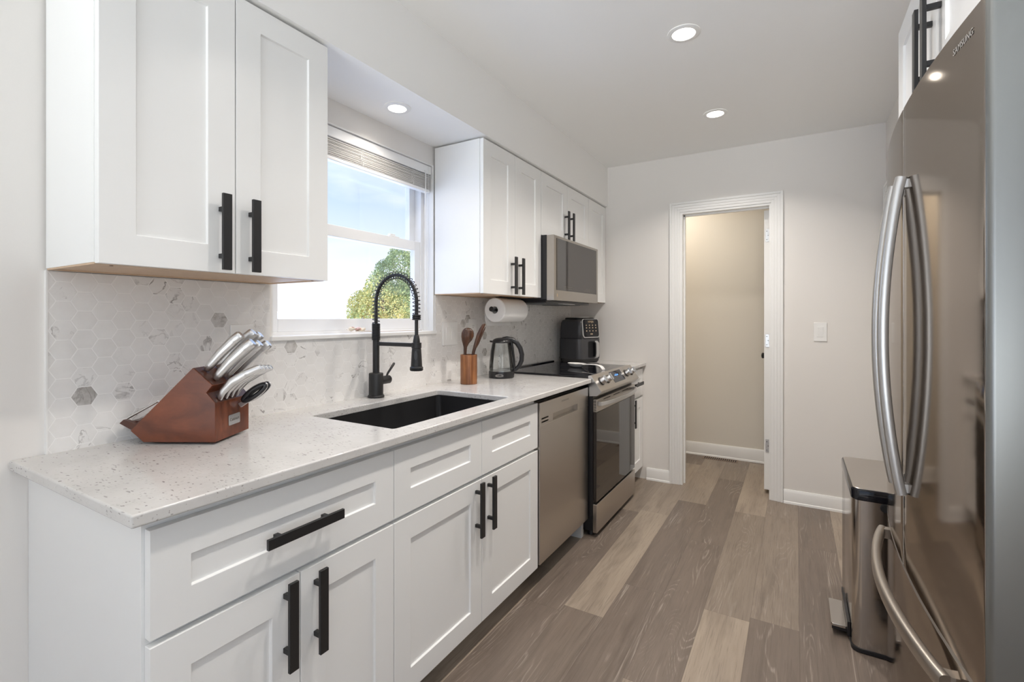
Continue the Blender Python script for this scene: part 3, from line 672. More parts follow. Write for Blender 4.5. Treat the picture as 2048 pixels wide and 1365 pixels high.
# ------------------------------------------------------------------ range
RY0, RY1 = 1.9055, 2.6655
rg = thing('range', 'stainless slide-in range with black glass cooktop and oven door', 'range', (0.35, 2.285, 0))
q = MB(); q.box(0.03, RY0 + 0.003, 0.035, 0.655, RY1 - 0.003, 0.912); q.build('body', M['blackp'], rg)
for yy in (RY0 + 0.05, RY1 - 0.05):
    for xx in (0.10, 0.625): MB().cyl((xx, yy, 0.0), (xx, yy, 0.036), 0.022, 0.016, 16).build('foot', M['blackp'], rg, smooth=40)
q = MB(); q.box(0.025, RY0 - 0.006, 0.9145, 0.628, RY1 + 0.004, 0.926); ck = q.build('cooktop', M['gblack'], rg, bevel=0.002)
MB().box(0.012, RY0, 0.915, 0.05, RY1, 0.934).build('rear_trim', M['gblack'], rg, bevel=0.003)
q = MB()
def disc_ring(m, cx, cy, r, w, z):
    n = 40; a = [(cx + r * math.cos(2 * math.pi * i / n), cy + r * math.sin(2 * math.pi * i / n), z) for i in range(n)]
    b = [(cx + (r - w) * math.cos(2 * math.pi * i / n), cy + (r - w) * math.sin(2 * math.pi * i / n), z) for i in range(n)]
    m.rings([a, b], False, False)
for cx, cy, r in ((0.44, 2.08, 0.115), (0.19, 2.08, 0.085), (0.44, 2.49, 0.105), (0.19, 2.49, 0.085), (0.20, 2.285, 0.05)): disc_ring(q, cx, cy, r, 0.0025, 0.9263)
q.box(0.60, 2.02, 0.9262, 0.625, 2.023, 0.9265)
q.build('burner_marking', M['dprint'], ck)
prof = [(0.628, 0.929), (0.645, 0.931), (0.707, 0.842), (0.704, 0.836), (0.680, 0.815), (0.634, 0.811), (0.628, 0.86)]
q = MB(); q.prism([(x, RY0 - 0.0005, z) for x, z in prof], (0, RY1 - RY0 + 0.001, 0)); cpn = q.build('control_panel', M['applsteel'], rg, bevel=0.003)
# steel end plate
for yy, sg in ((RY0, -1), (RY1, 1)):
    q = MB(); q.prism([(x, yy, z) for x, z in prof], (0, sg * 0.002, 0)); q.build('end_cap', M['lsteel'], rg, bevel=0.0008)
sl = Vector((0.707 - 0.645, 0, 0.842 - 0.931)).normalized(); nn = Vector((-sl.z, 0, sl.x)); nn = nn if nn.x > 0 else -nn
def onp(y, f, h=0.0): return Vector((0.645, y, 0.931)) + sl * (0.1085 * f) + nn * h
q = MB(); q.prism([onp(2.19, 0.10, 0.0), onp(2.40, 0.10, 0), onp(2.40, 0.80, 0), onp(2.19, 0.80, 0)], nn * 0.0008); dsp = q.build('display', M['gblack'], cpn)
q = MB(); q.prism([onp(2.402, 0.06, 0.0), onp(2.407, 0.06, 0), onp(2.407, 0.84, 0), onp(2.402, 0.84, 0)], nn * 0.001); q.build('display_edge', M['lsteel'], cpn)
q = MB()
for yy in (2.255, 2.270, 2.293, 2.308): q.prism([onp(yy, 0.34, 0.0008), onp(yy + 0.010, 0.34, 0.0008), onp(yy + 0.010, 0.40, 0.0008), onp(yy, 0.40, 0.0008)], nn * 0.0004)
for fa_ in (0.28, 0.42): q.prism([onp(2.285, fa_, 0.0008), onp(2.288, fa_, 0.0008), onp(2.288, fa_ + 0.04, 0.0008), onp(2.285, fa_ + 0.04, 0.0008)], nn * 0.0004)
q.build('digits', M['bluedisp'], dsp)
for yy in (1.995, 2.095, 2.475, 2.575):
    b = onp(yy, 0.46); q = MB(); q.tube([b, b + nn * 0.004], 0.026, 24); sk_ = q.build('knob_skirt', M['blackp'], cpn, smooth=40)
    q = MB(); q.tube([b + nn * 0.004, b + nn * 0.026, b + nn * 0.030], [0.022, 0.0195, 0.016], 24)
    ln = [b + nn * 0.028 + sl * a + Vector((0, c_, 0)) for a, c_ in ((-0.021, -0.006), (0.021, -0.006), (0.021, 0.006), (-0.021, 0.006))]
    q.prism(ln, nn * 0.012); q.build('knob', M['lsteel'], cpn, smooth=35, bevel=0.001)
# oven door
q = MB(); q.box(0.658, RY0 + 0.0005, 0.205, 0.678, RY1, 0.72); od = q.build('oven_door', M['oglass'], rg, bevel=0.002)
q = MB(); q.box(0.658, RY0 + 0.0005, 0.722, 0.679, RY1, 0.795); bd = q.build('door_band', M['applsteel'], od, bevel=0.0015)
for i in range(7):
    q = MB(); z0 = 0.727 + i * 0.0092; q.prism([(0.6605, RY0 - 0.0005, z0), (0.6755, RY0 - 0.0005, z0 + 0.003), (0.6755, RY0 - 0.0005, z0 + 0.007), (0.6605, RY0 - 0.0005, z0 + 0.004)], (0, 0.001, 0)); q.build('vent', M['blackd'], bd)
for yy in (2.02, 2.20, 2.38): MB().box(0.6785, yy, 0.780, 0.6795, yy + 0.12, 0.784).build('vent', M['blackd'], bd)
hp = []
for i in range(25):
    f = i / 24; y = RY0 + 0.022 + f * (RY1 - RY0 - 0.044); hp.append((0.694 + 0.038 * math.sin(math.pi * f) ** 0.75, y, 0.768))
q = MB(); q.bar(hp, 0.012, 0.024); q.box(0.679, RY0 + 0.018, 0.756, 0.699, RY0 + 0.034, 0.780).box(0.679, RY1 - 0.034, 0.756, 0.699, RY1 - 0.018, 0.780)
q.build('handle', M['lsteel'], od, bevel=0.003, seg=2)
q = MB(); q.box(0.655, RY0 + 0.0005, 0.028, 0.680, RY1 - 0.0005, 0.192); q.build('storage_drawer', M['applsteel'], rg, bevel=0.003)

# ------------------------------------------------------------------ microwave
MY0, MY1 = 1.9185, 2.6705
mw = thing('microwave', 'stainless over-the-range microwave below the short wall cabinet', 'microwave', (0.2, 2.295, 1.36))
q = MB(); q.box(0.012, MY0, 1.375, 0.352, MY1, 1.7705); q.box(0.03, MY0 + 0.02, 1.357, 0.34, MY1 - 0.02, 1.375); q.build('body', M['blackp'], mw, bevel=0.002)
q = MB(); q.box(0.353, MY0 + 0.001, 1.370, 0.402, MY1 - 0.001, 1.768); md = q.build('door', M['mwsteel'], mw, bevel=0.002)
q = MB(); q.box(0.4015, 1.9535, 1.434, 0.4033, 2.637, 1.752); gl = q.build('glass', M['oglass'], md, bevel=0.0006)
q = MB()
for i in range(7): q.box(0.4033, 2.06 + i * 0.02, 1.459, 0.4036, 2.07 + i * 0.02, 1.4615)
q.box(0.4033, 2.05, 1.447, 0.4036, 2.19, 1.4485)
for i in range(4):
    for j in range(3): q.box(0.4033, 2.40 + i * 0.03, 1.445 + j * 0.008, 0.4036, 2.412 + i * 0.03, 1.4475 + j * 0.008)
q.build('control_marking', M['dprint'], gl)
MB().box(0.402, 1.9625, 1.394, 0.4026, 1.9745, 1.412).build('badge', M['gold'], md)
for i in range(2):
    a = 2.0 + i * 0.36; MB().box(0.10, a, 1.352, 0.30, a + 0.22, 1.357).build('grease_filter', M['casing'], mw)
MB().box(0.30, 2.20, 1.354, 0.335, 2.40, 1.357).build('task_lamp_cover', M['white'], mw)

# ------------------------------------------------------------------ refrigerator
FY0, FY1, FYM = 0.325, 1.270, 0.803
fr = thing('refrigerator', 'stainless french door refrigerator with bowed doors and long curved handles', 'refrigerator', (2.3, 0.81, 0))
def fxf(y): return 1.889 + 0.029 * ((y - 0.81) / 0.457) ** 2
def bowed(y0, y1, z0, z1, xb, r=0.010, rn=0.010, n=14):
    pts = []
    for i in range(n + 1):
        y = y0 + (y1 - y0) * i / n; x = fxf(y)
        pts.append([x, y])
    # round the vertical edges
    out = []
    for i in range(5):
        a = R(90 * i / 4); out.append((fxf(y0 + rn) + rn * (1 - math.sin(a)), y0 + rn * (1 - math.cos(a))))
    out += [(fxf(y0 + rn + (y1 - r - y0 - rn) * i / n), y0 + rn + (y1 - r - y0 - rn) * i / n) for i in range(1, n)]
    for i in range(5):
        a = R(90 * i / 4); out.append((fxf(y1 - r) + r * (1 - math.cos(a)), y1 - r + r * math.sin(a)))
    out += [(xb, y1), (xb, y0)]
    m = MB(); m.prism([(x, y, z0) for x, y in out], (0, 0, z1 - z0)); return m
DXB = 1.990
q = bowed(FY0, FYM - 0.003, 0.655, 1.780, DXB, 0.003, 0.012); near = q.build('door', M['fridge'], fr, smooth=45)
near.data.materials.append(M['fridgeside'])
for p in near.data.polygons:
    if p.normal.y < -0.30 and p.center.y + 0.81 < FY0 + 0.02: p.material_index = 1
q = bowed(FYM + 0.003, FY1, 0.655, 1.780, DXB, 0.010, 0.003); far = q.build('door', M['fridge'], fr, smooth=45)
q = bowed(FY0, FY1, 0.10, 0.645, DXB, 0.010, 0.012); drw = q.build('freezer_drawer', M['fridge'], fr, smooth=45)
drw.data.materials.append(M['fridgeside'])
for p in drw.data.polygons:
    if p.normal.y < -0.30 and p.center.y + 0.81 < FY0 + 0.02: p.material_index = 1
q = MB(); q.box(1.995, FY0 + 0.004, 0.03, 2.68, FY1 - 0.004, 1.755); q.build('case', M['casing'], fr, bevel=0.004)
q = MB(); q.box(1.9075, FYM - 0.003, 0.66, 1.985, FYM + 0.003, 1.776); q.build('door_seal', M['white'], fr)
bowed(FY0 + 0.006, FY1 - 0.004, 0.6445, 0.6555, 1.985, 0.004, 0.004).build('handle_glint_strip', M['handle'], fr, smooth=45)  # steel strip added in the gap to imitate the handle's reflection
q = MB(); q.box(1.94, FY0 + 0.02, 0.02, 1.995, FY1 - 0.02, 0.095); q.build('kick_grille', M['casing'], fr)
for yy in (FY0 + 0.06, FY1 - 0.06): MB().cyl((2.05, yy, 0), (2.05, yy, 0.031), 0.02, n=12).build('foot', M['blackp'], fr, smooth=40)
q = MB(); q.prism([(a, FY0 - 0.003, b) for a, b in rrect(1.9455, 1.7635, 1.99, 1.795, 0.006, 4)], (0, 0.02, 0)); hc = q.build('hinge_cover', M['casing'], fr, bevel=0.001)
q = MB(); q.prism([(a, FY0 - 0.0045, b) for a, b in rrect(1.9495, 1.7675, 1.988, 1.792, 0.004, 4)], (0, 0.003, 0)); q.build('hinge_recess', M['blackd'], hc)
def vhandle(yc, door):
    hp = []; x0 = fxf(yc)
    for i in range(33):
        f = i / 32; hp.append((x0 - 0.0115 - 0.0355 * math.sin(math.pi * f) ** 0.85, yc, 0.842 + f * (1.600 - 0.842)))
    q = MB(); rs = []
    for i in range(33):
        P = Vector(hp[i]); t = (Vector(hp[min(i + 1, 32)]) - Vector(hp[max(i - 1, 0)])).normalized(); nrm = Vector((0, 1, 0)).cross(t).normalized()
        rs.append([P + Vector((0, 1, 0)) * (0.0165 * math.copysign(abs(math.cos(a)) ** 0.6, math.cos(a))) + nrm * (0.0115 * math.copysign(abs(math.sin(a)) ** 0.8, math.sin(a))) for a in [2 * math.pi * k / 20 for k in range(20)]])
    q.rings(rs)
    q.box(x0 - 0.010, yc - 0.011, 0.848, x0 + 0.003, yc + 0.011, 0.868).box(x0 - 0.010, yc - 0.011, 1.574, x0 + 0.003, yc + 0.011, 1.594)
    q.build('handle', M['handle'], door, smooth=50)
vhandle(0.755, near); vhandle(0.853, far)
hp = []
for i in range(33):
    f = i / 32; y = 0.435 + f * (1.168 - 0.435); hp.append((fxf(y) - 0.014 - 0.030 * math.sin(math.pi * f) ** 0.8, y, 0.600))
q = MB(); rs = []
for i in range(33):
    P = Vector(hp[i]); t = (Vector(hp[min(i + 1, 32)]) - Vector(hp[max(i - 1, 0)])).normalized(); nrm = Vector((0, 0, 1)).cross(t).normalized()
    rs.append([P + Vector((0, 0, 1)) * (0.0165 * math.copysign(abs(math.cos(a)) ** 0.6, math.cos(a))) + nrm * (0.0115 * math.copysign(abs(math.sin(a)) ** 0.8, math.sin(a))) for a in [2 * math.pi * k / 20 for k in range(20)]])
q.rings(rs); q.box(fxf(0.45) - 0.014, 0.437, 0.586, fxf(0.45) + 0.002, 0.462, 0.614).box(fxf(1.15) - 0.014, 1.141, 0.586, fxf(1.15) + 0.002, 1.166, 0.614)
q.build('handle', M['handlew'], drw, smooth=50)
yl = 0.408; sl_ = math.atan(2 * 0.029 * (yl - 0.81) / 0.457 ** 2)
text('SAMSUNG', 0.0165, (fxf(yl) - 0.0006, yl, 1.744), (R(90), 0, R(-90) - sl_), M['emboss'], near, spacing=1.06)

# ------------------------------------------------------------------ trash can
tc_ = thing('trash_can', 'tall stainless step trash can between the refrigerator and the back wall', 'trash can', (1.98, 1.755, 0))
TX0, TX1, TY0, TY1 = 1.842, 2.115, 1.512, 2.005
def rl(i, z, r=0.03): return [(a, b, z) for a, b in rrect(TX0 + i, TY0 + i, TX1 - i, TY1 - i, r, 6)]
q = MB(); q.rings([rl(0.004, 0), rl(0.0, 0.004), rl(0.0, 0.017), rl(0.004, 0.018)]); q.build('base', M['blackp'], tc_, smooth=40)
q = MB(); q.rings([rl(0.003, 0.018), rl(0.003, 0.575)]); bd = q.build('body', M['bin'], tc_, smooth=40)
q = MB(); q.rings([rl(0.004, 0.5755), rl(0.0, 0.578), rl(0.0, 0.612), rl(0.003, 0.617)]); q.build('lid_rim', M['gblack'], tc_, smooth=40)
q = MB(); q.rings([rl(0.007, 0.6172, 0.026), rl(0.007, 0.6185, 0.026), rl(0.0085, 0.6195, 0.025)]); ld = q.build('lid', M['binlid'], tc_, smooth=30)
q = MB(); q.lathe([(0.016, 0.0), (0.016, -0.003), (0.012, -0.004)], (1.945, TY0 + 0.0028, 0.560), 20, 'y'); q.build('grip_hole', M['blackd'], bd)
q = MB(); q.prism([(a, b, 0.034) for a, b in rrect(1.782, 1.592, 1.838, 1.795, 0.008, 4)], (0, 0, 0.011)); pd = q.build('pedal', M['bin'], tc_, bevel=0.002)
q = MB(); q.box(1.7845, 1.596, 0.022, 1.838, 1.791, 0.0335).box(1.834, 1.575, 0.018, 1.8435, 1.81, 0.075); q.build('pedal_arm', M['blackp'], pd)

# ------------------------------------------------------------------ knife block and knives
KR = math.atan2(0.49452, 0.86916); KF = Vector((0.2837, 0.0128, 0.914))
def kb(s, w, z): return KF + Vector((s * math.cos(KR) - w * math.sin(KR), s * math.sin(KR) + w * math.cos(KR), z))
kbk = thing('knife_block', 'cherry wood knife block on the countertop full of steel knives', 'knife block', tuple(KF), (0, 0, KR))
ZB = 0.0065; KW = 0.165
pr = [(-0.200, ZB), (0.0, ZB), (0.0, ZB + 0.107), (-0.0255, ZB + 0.1355), (-0.008, ZB + 0.1565), (-0.0625, ZB + 0.2055), (-0.2365, ZB + 0.0315)]
q = MB(); q.prism([(s, 0, z) for s, z in pr], (0, KW, 0)); q.build('body', M['block'], kbk, bevel=0.0015, local=True)
q = MB(); q.prism([(-0.206, 0.008, ZB + 0.004), (-0.2365, 0.008, ZB + 0.030), (-0.2735, 0.008, ZB + 0.050), (-0.262, 0.008, ZB + 0.060), (-0.228, 0.008, ZB + 0.050), (-0.190, 0.008, ZB + 0.078), (-0.185, 0.008, ZB + 0.05)], (0, 0.012, 0))
q.prism([(-0.206, KW - 0.02, ZB + 0.004), (-0.2735, KW - 0.02, ZB + 0.050), (-0.258, KW - 0.02, ZB + 0.068), (-0.190, KW - 0.02, ZB + 0.092)], (0, 0.012, 0))
q.prism([(-0.206, 0.02, ZB + 0.004), (-0.2735, 0.02, ZB + 0.046), (-0.262, 0.02, ZB + 0.052), (-0.190, 0.02, ZB + 0.060)], (0, KW - 0.04, 0))
q.build('rear_tray', M['blockd'], kbk, local=True)
q = MB(); e_ = 0.0006
def slope_panel(a, b, w0, w1, h=0.0008):
    a = Vector((a[0], 0, a[1])); b = Vector((b[0], 0, b[1])); n_ = Vector((-(b - a).z, 0, (b - a).x)).normalized(); n_ = n_ if n_.x + n_.z > 0 else -n_
    p = [a + Vector((0, w0, 0)), b + Vector((0, w0, 0)), b + Vector((0, w1, 0)), a + Vector((0, w1, 0))]; q.prism(p, n_ * h)
slope_panel((-0.0615, ZB + 0.2045), (-0.0095, ZB + 0.158), 0.004, KW - 0.004); slope_panel((-0.0245, ZB + 0.134), (-0.001, ZB + 0.108), 0.004, KW - 0.004)
q.build('slot_face', M['blockd'], kbk, local=True)
q = MB(); q.prism([(0.0005, a, b) for a, b in rrect(0.060, ZB + 0.032, 0.116, ZB + 0.062, 0.004, 4)], (0.0012, 0, 0)); npl = q.build('name_plate', M['lsteel'], kbk, bevel=0.0004, local=True)
text('Cuisinart', 0.0125, (0.0018, 0.088, ZB + 0.0475), ROT_PX, M['dprint'], npl, local=True)
q = MB(); q.lathe([(0.06, 0.0), (0.06, ZB - 0.0008), (0.05, ZB - 0.0004)], (-0.09, KW / 2, 0), 32); q.build('turntable', M['blackp'], kbk, smooth=40, local=True)
def sect(cx, cz, hw, hh, n=14):
    return [(cx, hw * math.copysign(abs(math.cos(a)) ** 0.7, math.cos(a)), cz + hh * math.copysign(abs(math.sin(a)) ** 0.85, math.sin(a))) for a in [2 * math.pi * k / n for k in range(n)]]
def knife(s, w, z, pitch, L, label, steak=False, name='kitchen_knife'):
    t = thing(name, label, 'knife', tuple(kb(s, w, ZB + z)), (0, -R(pitch), KR), group='knives in the block')
    q = MB()
    if not steak:
        rs = [sect(0.0, 0.0, 0.004, 0.006), sect(0.004, 0.0, 0.008, 0.009), sect(0.02, 0.001, 0.0095, 0.011), sect(L * 0.45, 0.003, 0.0105, 0.0135), sect(L * 0.78, 0.001, 0.011, 0.0145), sect(L * 0.80, 0.001, 0.0106, 0.0140), sect(L * 0.815, 0.001, 0.011, 0.0145), sect(L * 0.97, -0.002, 0.011, 0.0145), sect(L, -0.002, 0.009, 0.012)]
    else:
        rs = [sect(0.0, -0.007, 0.003, 0.003), sect(0.004, -0.005, 0.005, 0.010), sect(0.022, 0.003, 0.006, 0.0105), sect(L * 0.4, 0.0085, 0.0075, 0.012), sect(L * 0.66, 0.004, 0.0078, 0.0120), sect(L * 0.675, 0.004, 0.0070, 0.0112), sect(L * 0.70, 0.003, 0.0078, 0.0118), sect(L * 0.80, 0.0, 0.0078, 0.0112), sect(L * 0.815, 0.0, 0.007, 0.0105), sect(L * 0.97, -0.006, 0.0078, 0.0105), sect(L, -0.007, 0.006, 0.008)]
    q.rings(rs); q.build('handle', M['knifesteel'], t, smooth=40, local=True)
    q = MB(); q.rings([sect(L - 0.0002, rs[-1][0][2] * 0 + (-0.002 if not steak else -0.007), (0.0075 if not steak else 0.0048), (0.0105 if not steak else 0.0068)), sect(L + 0.0006, (-0.002 if not steak else -0.007), (0.0072 if not steak else 0.0045), (0.010 if not steak else 0.0064))]); q.build('butt_cap', M['chrome'], t, smooth=30, local=True)
    return t
# the sloped top runs from (-.0625,.2055) to (-.008,.1565)
def topf(f): return (-0.0625 + 0.0545 * f + 0.002, 0.2055 - 0.049 * f + 0.002)
s_, z_ = topf(0.24)
knife(s_, 0.034, z_, 46, 0.142, 'thick steel-handled knife at the left end of the back row of the block')
knife(s_, 0.088, z_, 46, 0.150, 'steel-handled knife in the middle of the back row of the block, tallest handle')
knife(s_, 0.134, z_, 45, 0.140, 'steel-handled knife at the right end of the back row of the block')
s_, z_ = topf(0.74)
knife(s_, 0.030, z_, 45, 0.150, 'large steel-handled knife at the left end of the second row of the block')
knife(s_, 0.078, z_, 45, 0.142, 'steel-handled knife in the middle of the second row of the block')
knife(s_, 0.126, z_, 44, 0.140, 'steel-handled knife at the right end of the second row of the block')
s_, z_ = -0.0105, 0.1215
for i, (w_, lab) in enumerate(((0.026, 'steak knife with curved steel handle, nearest and leftmost in the low step'), (0.052, 'second steak knife from the left in the low step of the block'), (0.078, 'third steak knife from the left in the low step of the block'), (0.104, 'steak knife with curved steel handle, fourth from left beside the scissors'))):
    knife(s_, w_, z_, 37, 0.148 - 0.004 * i, lab, True, 'steak_knife')
sc_ = thing('kitchen_scissors', 'kitchen scissors with black oval grips stuck in the front of the block', 'scissors', tuple(kb(0.004, 0.110, ZB + 0.083)), (0, -R(35), KR))
q = MB(); q.box(0.0, -0.004, -0.008, 0.034, 0.0, 0.006).box(0.0, 0.0005, -0.008, 0.034, 0.0045, 0.006); q.build('shank', M['knifesteel'], sc_, bevel=0.001, local=True)
for nm_, dy in (('grip', -0.0085), ('grip', 0.0095)):
    ov = [(0.062 + 0.040 * math.cos(2 * math.pi * k / 28), dy, 0.004 + 0.0095 * math.sin(2 * math.pi * k / 28)) for k in range(28)]
    q = MB(); q.tube(ov, 0.0062, 10, ry=0.0072, closed=True); gp = q.build(nm_, M['blackp'], sc_, smooth=60, local=True)
    ov = [(0.062 + 0.0455 * math.cos(2 * math.pi * k / 28), dy, 0.004 + 0.0155 * math.sin(2 * math.pi * k / 28)) for k in range(28)]
    q = MB(); q.tube(ov, 0.0026, 8, closed=True); q.build('rim', M['knifesteel'], gp, smooth=60, local=True)
st_ = thing('sharpening_steel', 'slim steel rod lying in the rear tray of the knife block', 'sharpening steel', tuple(kb(-0.268, 0.03, ZB + 0.060)), (0, -R(29), KR))
q = MB(); q.tube([(0, 0, 0), (0.10, 0, 0)], 0.0032, 10); q.build('rod', M['chrome'], st_, smooth=50, local=True)

# ------------------------------------------------------------------ utensils, kettle
cr = thing('utensil_crock', 'round striped wood utensil holder beside the sink', 'utensil holder', (0.165, 1.372, 0.914))
q = MB(); q.lathe([(0.042, 0.0), (0.0445, 0.002), (0.0445, 0.153), (0.0435, 0.155), (0.039, 0.155), (0.0385, 0.152), (0.0385, 0.01), (0.002, 0.01)], (0, 0, 0), 36); q.build('cup', M['crock'], cr, smooth=40, local=True)
sp = thing('wooden_spoon', 'dark wooden ladle spoon with round bowl standing in the wood crock', 'spoon', (0.158, 1.362, 0.93))
V = Vector
cdir2 = V((cam.location.x - 0.165, cam.location.y - 1.372, 0)).normalized(); rt = V((-cdir2.y, cdir2.x, 0))
def up_loft(m, segs, base, rt, dp):
    rs = []
    for (sx, z, hw, hd) in segs:
        c = V(base) + rt * sx + V((0, 0, z)); n = 18
        rs.append([c + rt * (hw * math.cos(2 * math.pi * k / n)) + dp * (hd * math.sin(2 * math.pi * k / n)) for k in range(n)])
    m.rings(rs)
q = MB(); up_loft(q, [(-0.012, 0, 0.006, 0.005), (-0.010, 0.10, 0.007, 0.006), (-0.008, 0.150, 0.008, 0.006), (-0.007, 0.178, 0.0095, 0.007), (-0.004, 0.198, 0.017, 0.009), (0.001, 0.215, 0.027, 0.012), (0.005, 0.235, 0.033, 0.015), (0.006, 0.252, 0.033, 0.015), (0.006, 0.266, 0.028, 0.013), (0.005, 0.276, 0.019, 0.009), (0.005, 0.281, 0.006, 0.004)], (0, 0, 0), rt, cdir2)
q.build('spoon_body', M['spoon'], sp, smooth=70, local=True)
sp = thing('wooden_spatula', 'dark wooden spatula leaning right out of the wood crock', 'spatula', (0.170, 1.378, 0.93))
q = MB(); up_loft(q, [(0.0, 0.0, 0.006, 0.004), (0.008, 0.10, 0.007, 0.005), (0.017, 0.150, 0.0085, 0.006), (0.028, 0.190, 0.010, 0.006), (0.044, 0.24, 0.0115, 0.005), (0.062, 0.28, 0.0115, 0.004), (0.072, 0.298, 0.009, 0.004), (0.076, 0.303, 0.003, 0.002)], (0, 0, 0), rt, cdir2)
q.build('spatula_body', M['spoon'], sp, smooth=70, local=True)
sp = thing('wooden_fork', 'thin dark wooden fork half hidden behind the leaning spatula', 'fork', (0.160, 1.385, 0.93))
q = MB(); up_loft(q, [(0.0, 0.0, 0.005, 0.004), (0.010, 0.10, 0.005, 0.004), (0.019, 0.140, 0.006, 0.004), (0.024, 0.160, 0.007, 0.005), (0.043, 0.195, 0.008, 0.004), (0.064, 0.24, 0.0055, 0.003), (0.078, 0.268, 0.004, 0.002), (0.085, 0.285, 0.0015, 0.001)], (0, 0, 0), rt, cdir2)
q.build('fork_body', M['spoon'], sp, smooth=70, local=True)

KC = V((0.172, 1.690, 0.914)); kt = thing('electric_kettle', 'glass electric kettle with black lid and handle on the countertop', 'kettle', tuple(KC))
hd_ = V((0.862, 0.507, 0)); 
q = MB(); q.lathe([(0.070, 0.0), (0.0745, 0.003), (0.0755, 0.030), (0.074, 0.038), (0.068, 0.039)], (0, 0, 0), 40); kbz = q.build('base', M['blackp'], kt, smooth=40, local=True)
q = MB(); pr_ = [(0.0715, 0.039), (0.0725, 0.06), (0.0700, 0.10), (0.0635, 0.15), (0.0560, 0.195), (0.0530, 0.206)]
q.lathe(pr_, (0, 0, 0), 40, cap0=False, cap1=False); q.build('glass_jug', M['kglass'], kt, smooth=60, local=True)
q = MB(); q.lathe([(0.066, 0.0395), (0.066, 0.042), (0.01, 0.0425)], (0, 0, 0), 32); q.build('heating_plate', M['lsteel'], kt, smooth=40, local=True)
q = MB(); q.lathe([(0.0535, 0.203), (0.0565, 0.207), (0.055, 0.214), (0.046, 0.224), (0.030, 0.231), (0.004, 0.234)], (0, 0, 0), 36)
q.prism([-hd_ * 0.040 + V((-hd_.y * a, hd_.x * a, 0)) + V((0, 0, 0.2035)) for a in (-0.025, 0.025)] + [-hd_ * 0.068 + V((0, 0, 0.207))], (0, 0, 0.010)); q.build('lid', M['blackp'], kt, smooth=40, local=True)
hp = [(0.005, 0.229), (0.030, 0.229), (0.062, 0.222), (0.090, 0.203), (0.110, 0.172), (0.120, 0.135), (0.118, 0.098), (0.105, 0.068), (0.085, 0.048), (0.066, 0.036)]
q = MB(); q.tube([hd_ * a + V((0, 0, b)) for a, b in hp], [0.008, 0.013, 0.0145, 0.0145, 0.0145, 0.014, 0.0135, 0.0125, 0.0115, 0.010], 14, ry=[0.007, 0.010, 0.011, 0.012, 0.012, 0.0115, 0.011, 0.010, 0.009, 0.008], up=tuple(V((0, 0, 1)).cross(hd_)))
q.tube([hd_ * a + V((0, 0, b)) for a, b in ((0.058, 0.216), (0.066, 0.17), (0.0745, 0.10), (0.0775, 0.04))], [0.010, 0.008, 0.0075, 0.009], 12, ry=[0.006] * 4)
q.build('handle', M['blackp'], kt, smooth=50, local=True)
kd = V((0.526, -0.850, 0)); ks = V((0.85, 0.526, 0))
ang = math.atan2(kd.y, kd.x)
q = MB(); ov = [kd * 0.0756 + ks * (0.023 * math.cos(2 * math.pi * k / 24) - 0.012) + V((0, 0, 0.018 + 0.0075 * math.sin(2 * math.pi * k / 24))) for k in range(24)]
q.tube(ov, 0.0007, 6, closed=True); q.build('logo_ring', M['print'], kbz, local=True)
text('BELLA', 0.0125, tuple(kd * 0.0764 - ks * 0.012 + V((0, 0, 0.018))), (R(90), 0, ang + R(90)), M['print'], kbz, spacing=1.15, local=True)

# ------------------------------------------------------------------ paper towels
PX, PZ, PR = 0.165, 1.3085, 0.0695; PY0, PY1 = 1.628, 1.905
ph = thing('paper_towel_holder', 'black under-cabinet paper towel holder', 'paper towel holder', (PX, 1.77, 1.386))
q = MB(); q.tube([(PX, PY0 - 0.030, PZ + 0.004), (PX, PY0 - 0.012, PZ), (PX, PY1 + 0.003, PZ)], [0.010, 0.0085, 0.0085], 16); q.tube([(PX, PY0 - 0.038, PZ + 0.006), (PX, PY0 - 0.024, PZ + 0.003)], [0.0145, 0.0145], 18)
q.build('rod', M['blackp'], ph, smooth=40)
q = MB(); q.box(PX - 0.012, PY1 + 0.001, PZ - 0.015, PX + 0.012, PY1 + 0.008, 1.3855).box(PX - 0.02, PY0 + 0.04, 1.3815, PX + 0.02, PY1 + 0.008, 1.3857); q.build('bracket', M['blackp'], ph)
pt = thing('paper_towel_roll', 'white paper towel roll hanging under the wall cabinet', 'paper towel', (PX, (PY0 + PY1) / 2, PZ))
q = MB(); q.lathe([(0.021, PY0), (PR - 0.004, PY0), (PR, PY0 + 0.004), (PR, PY1 - 0.004), (PR - 0.004, PY1), (0.021, PY1)], (PX, 0, PZ), 48, 'y', False, False)
q.lathe([(0.021, PY1), (0.021, PY0)], (PX, 0, PZ), 48, 'y', False, False); q.build('roll', M['paper'], pt, smooth=40)
q = MB(); pts = []
for i in range(9): a = R(100 + 80 * i / 8); pts.append((PX + (PR + 0.001) * math.cos(a), PZ + (PR + 0.001) * math.sin(a)))
pts += [(PX - PR - 0.001, PZ - 0.03), (PX - PR + 0.004, PZ - 0.065), (PX - PR + 0.016, PZ - 0.092)]
q.rings([[(x, PY0 + 0.001, z), (x, PY1 - 0.001, z), (x + 0.0008, PY1 - 0.001, z), (x + 0.0008, PY0 + 0.001, z)] for x, z in pts]); q.build('loose_sheet', M['paper'], pt, smooth=60)

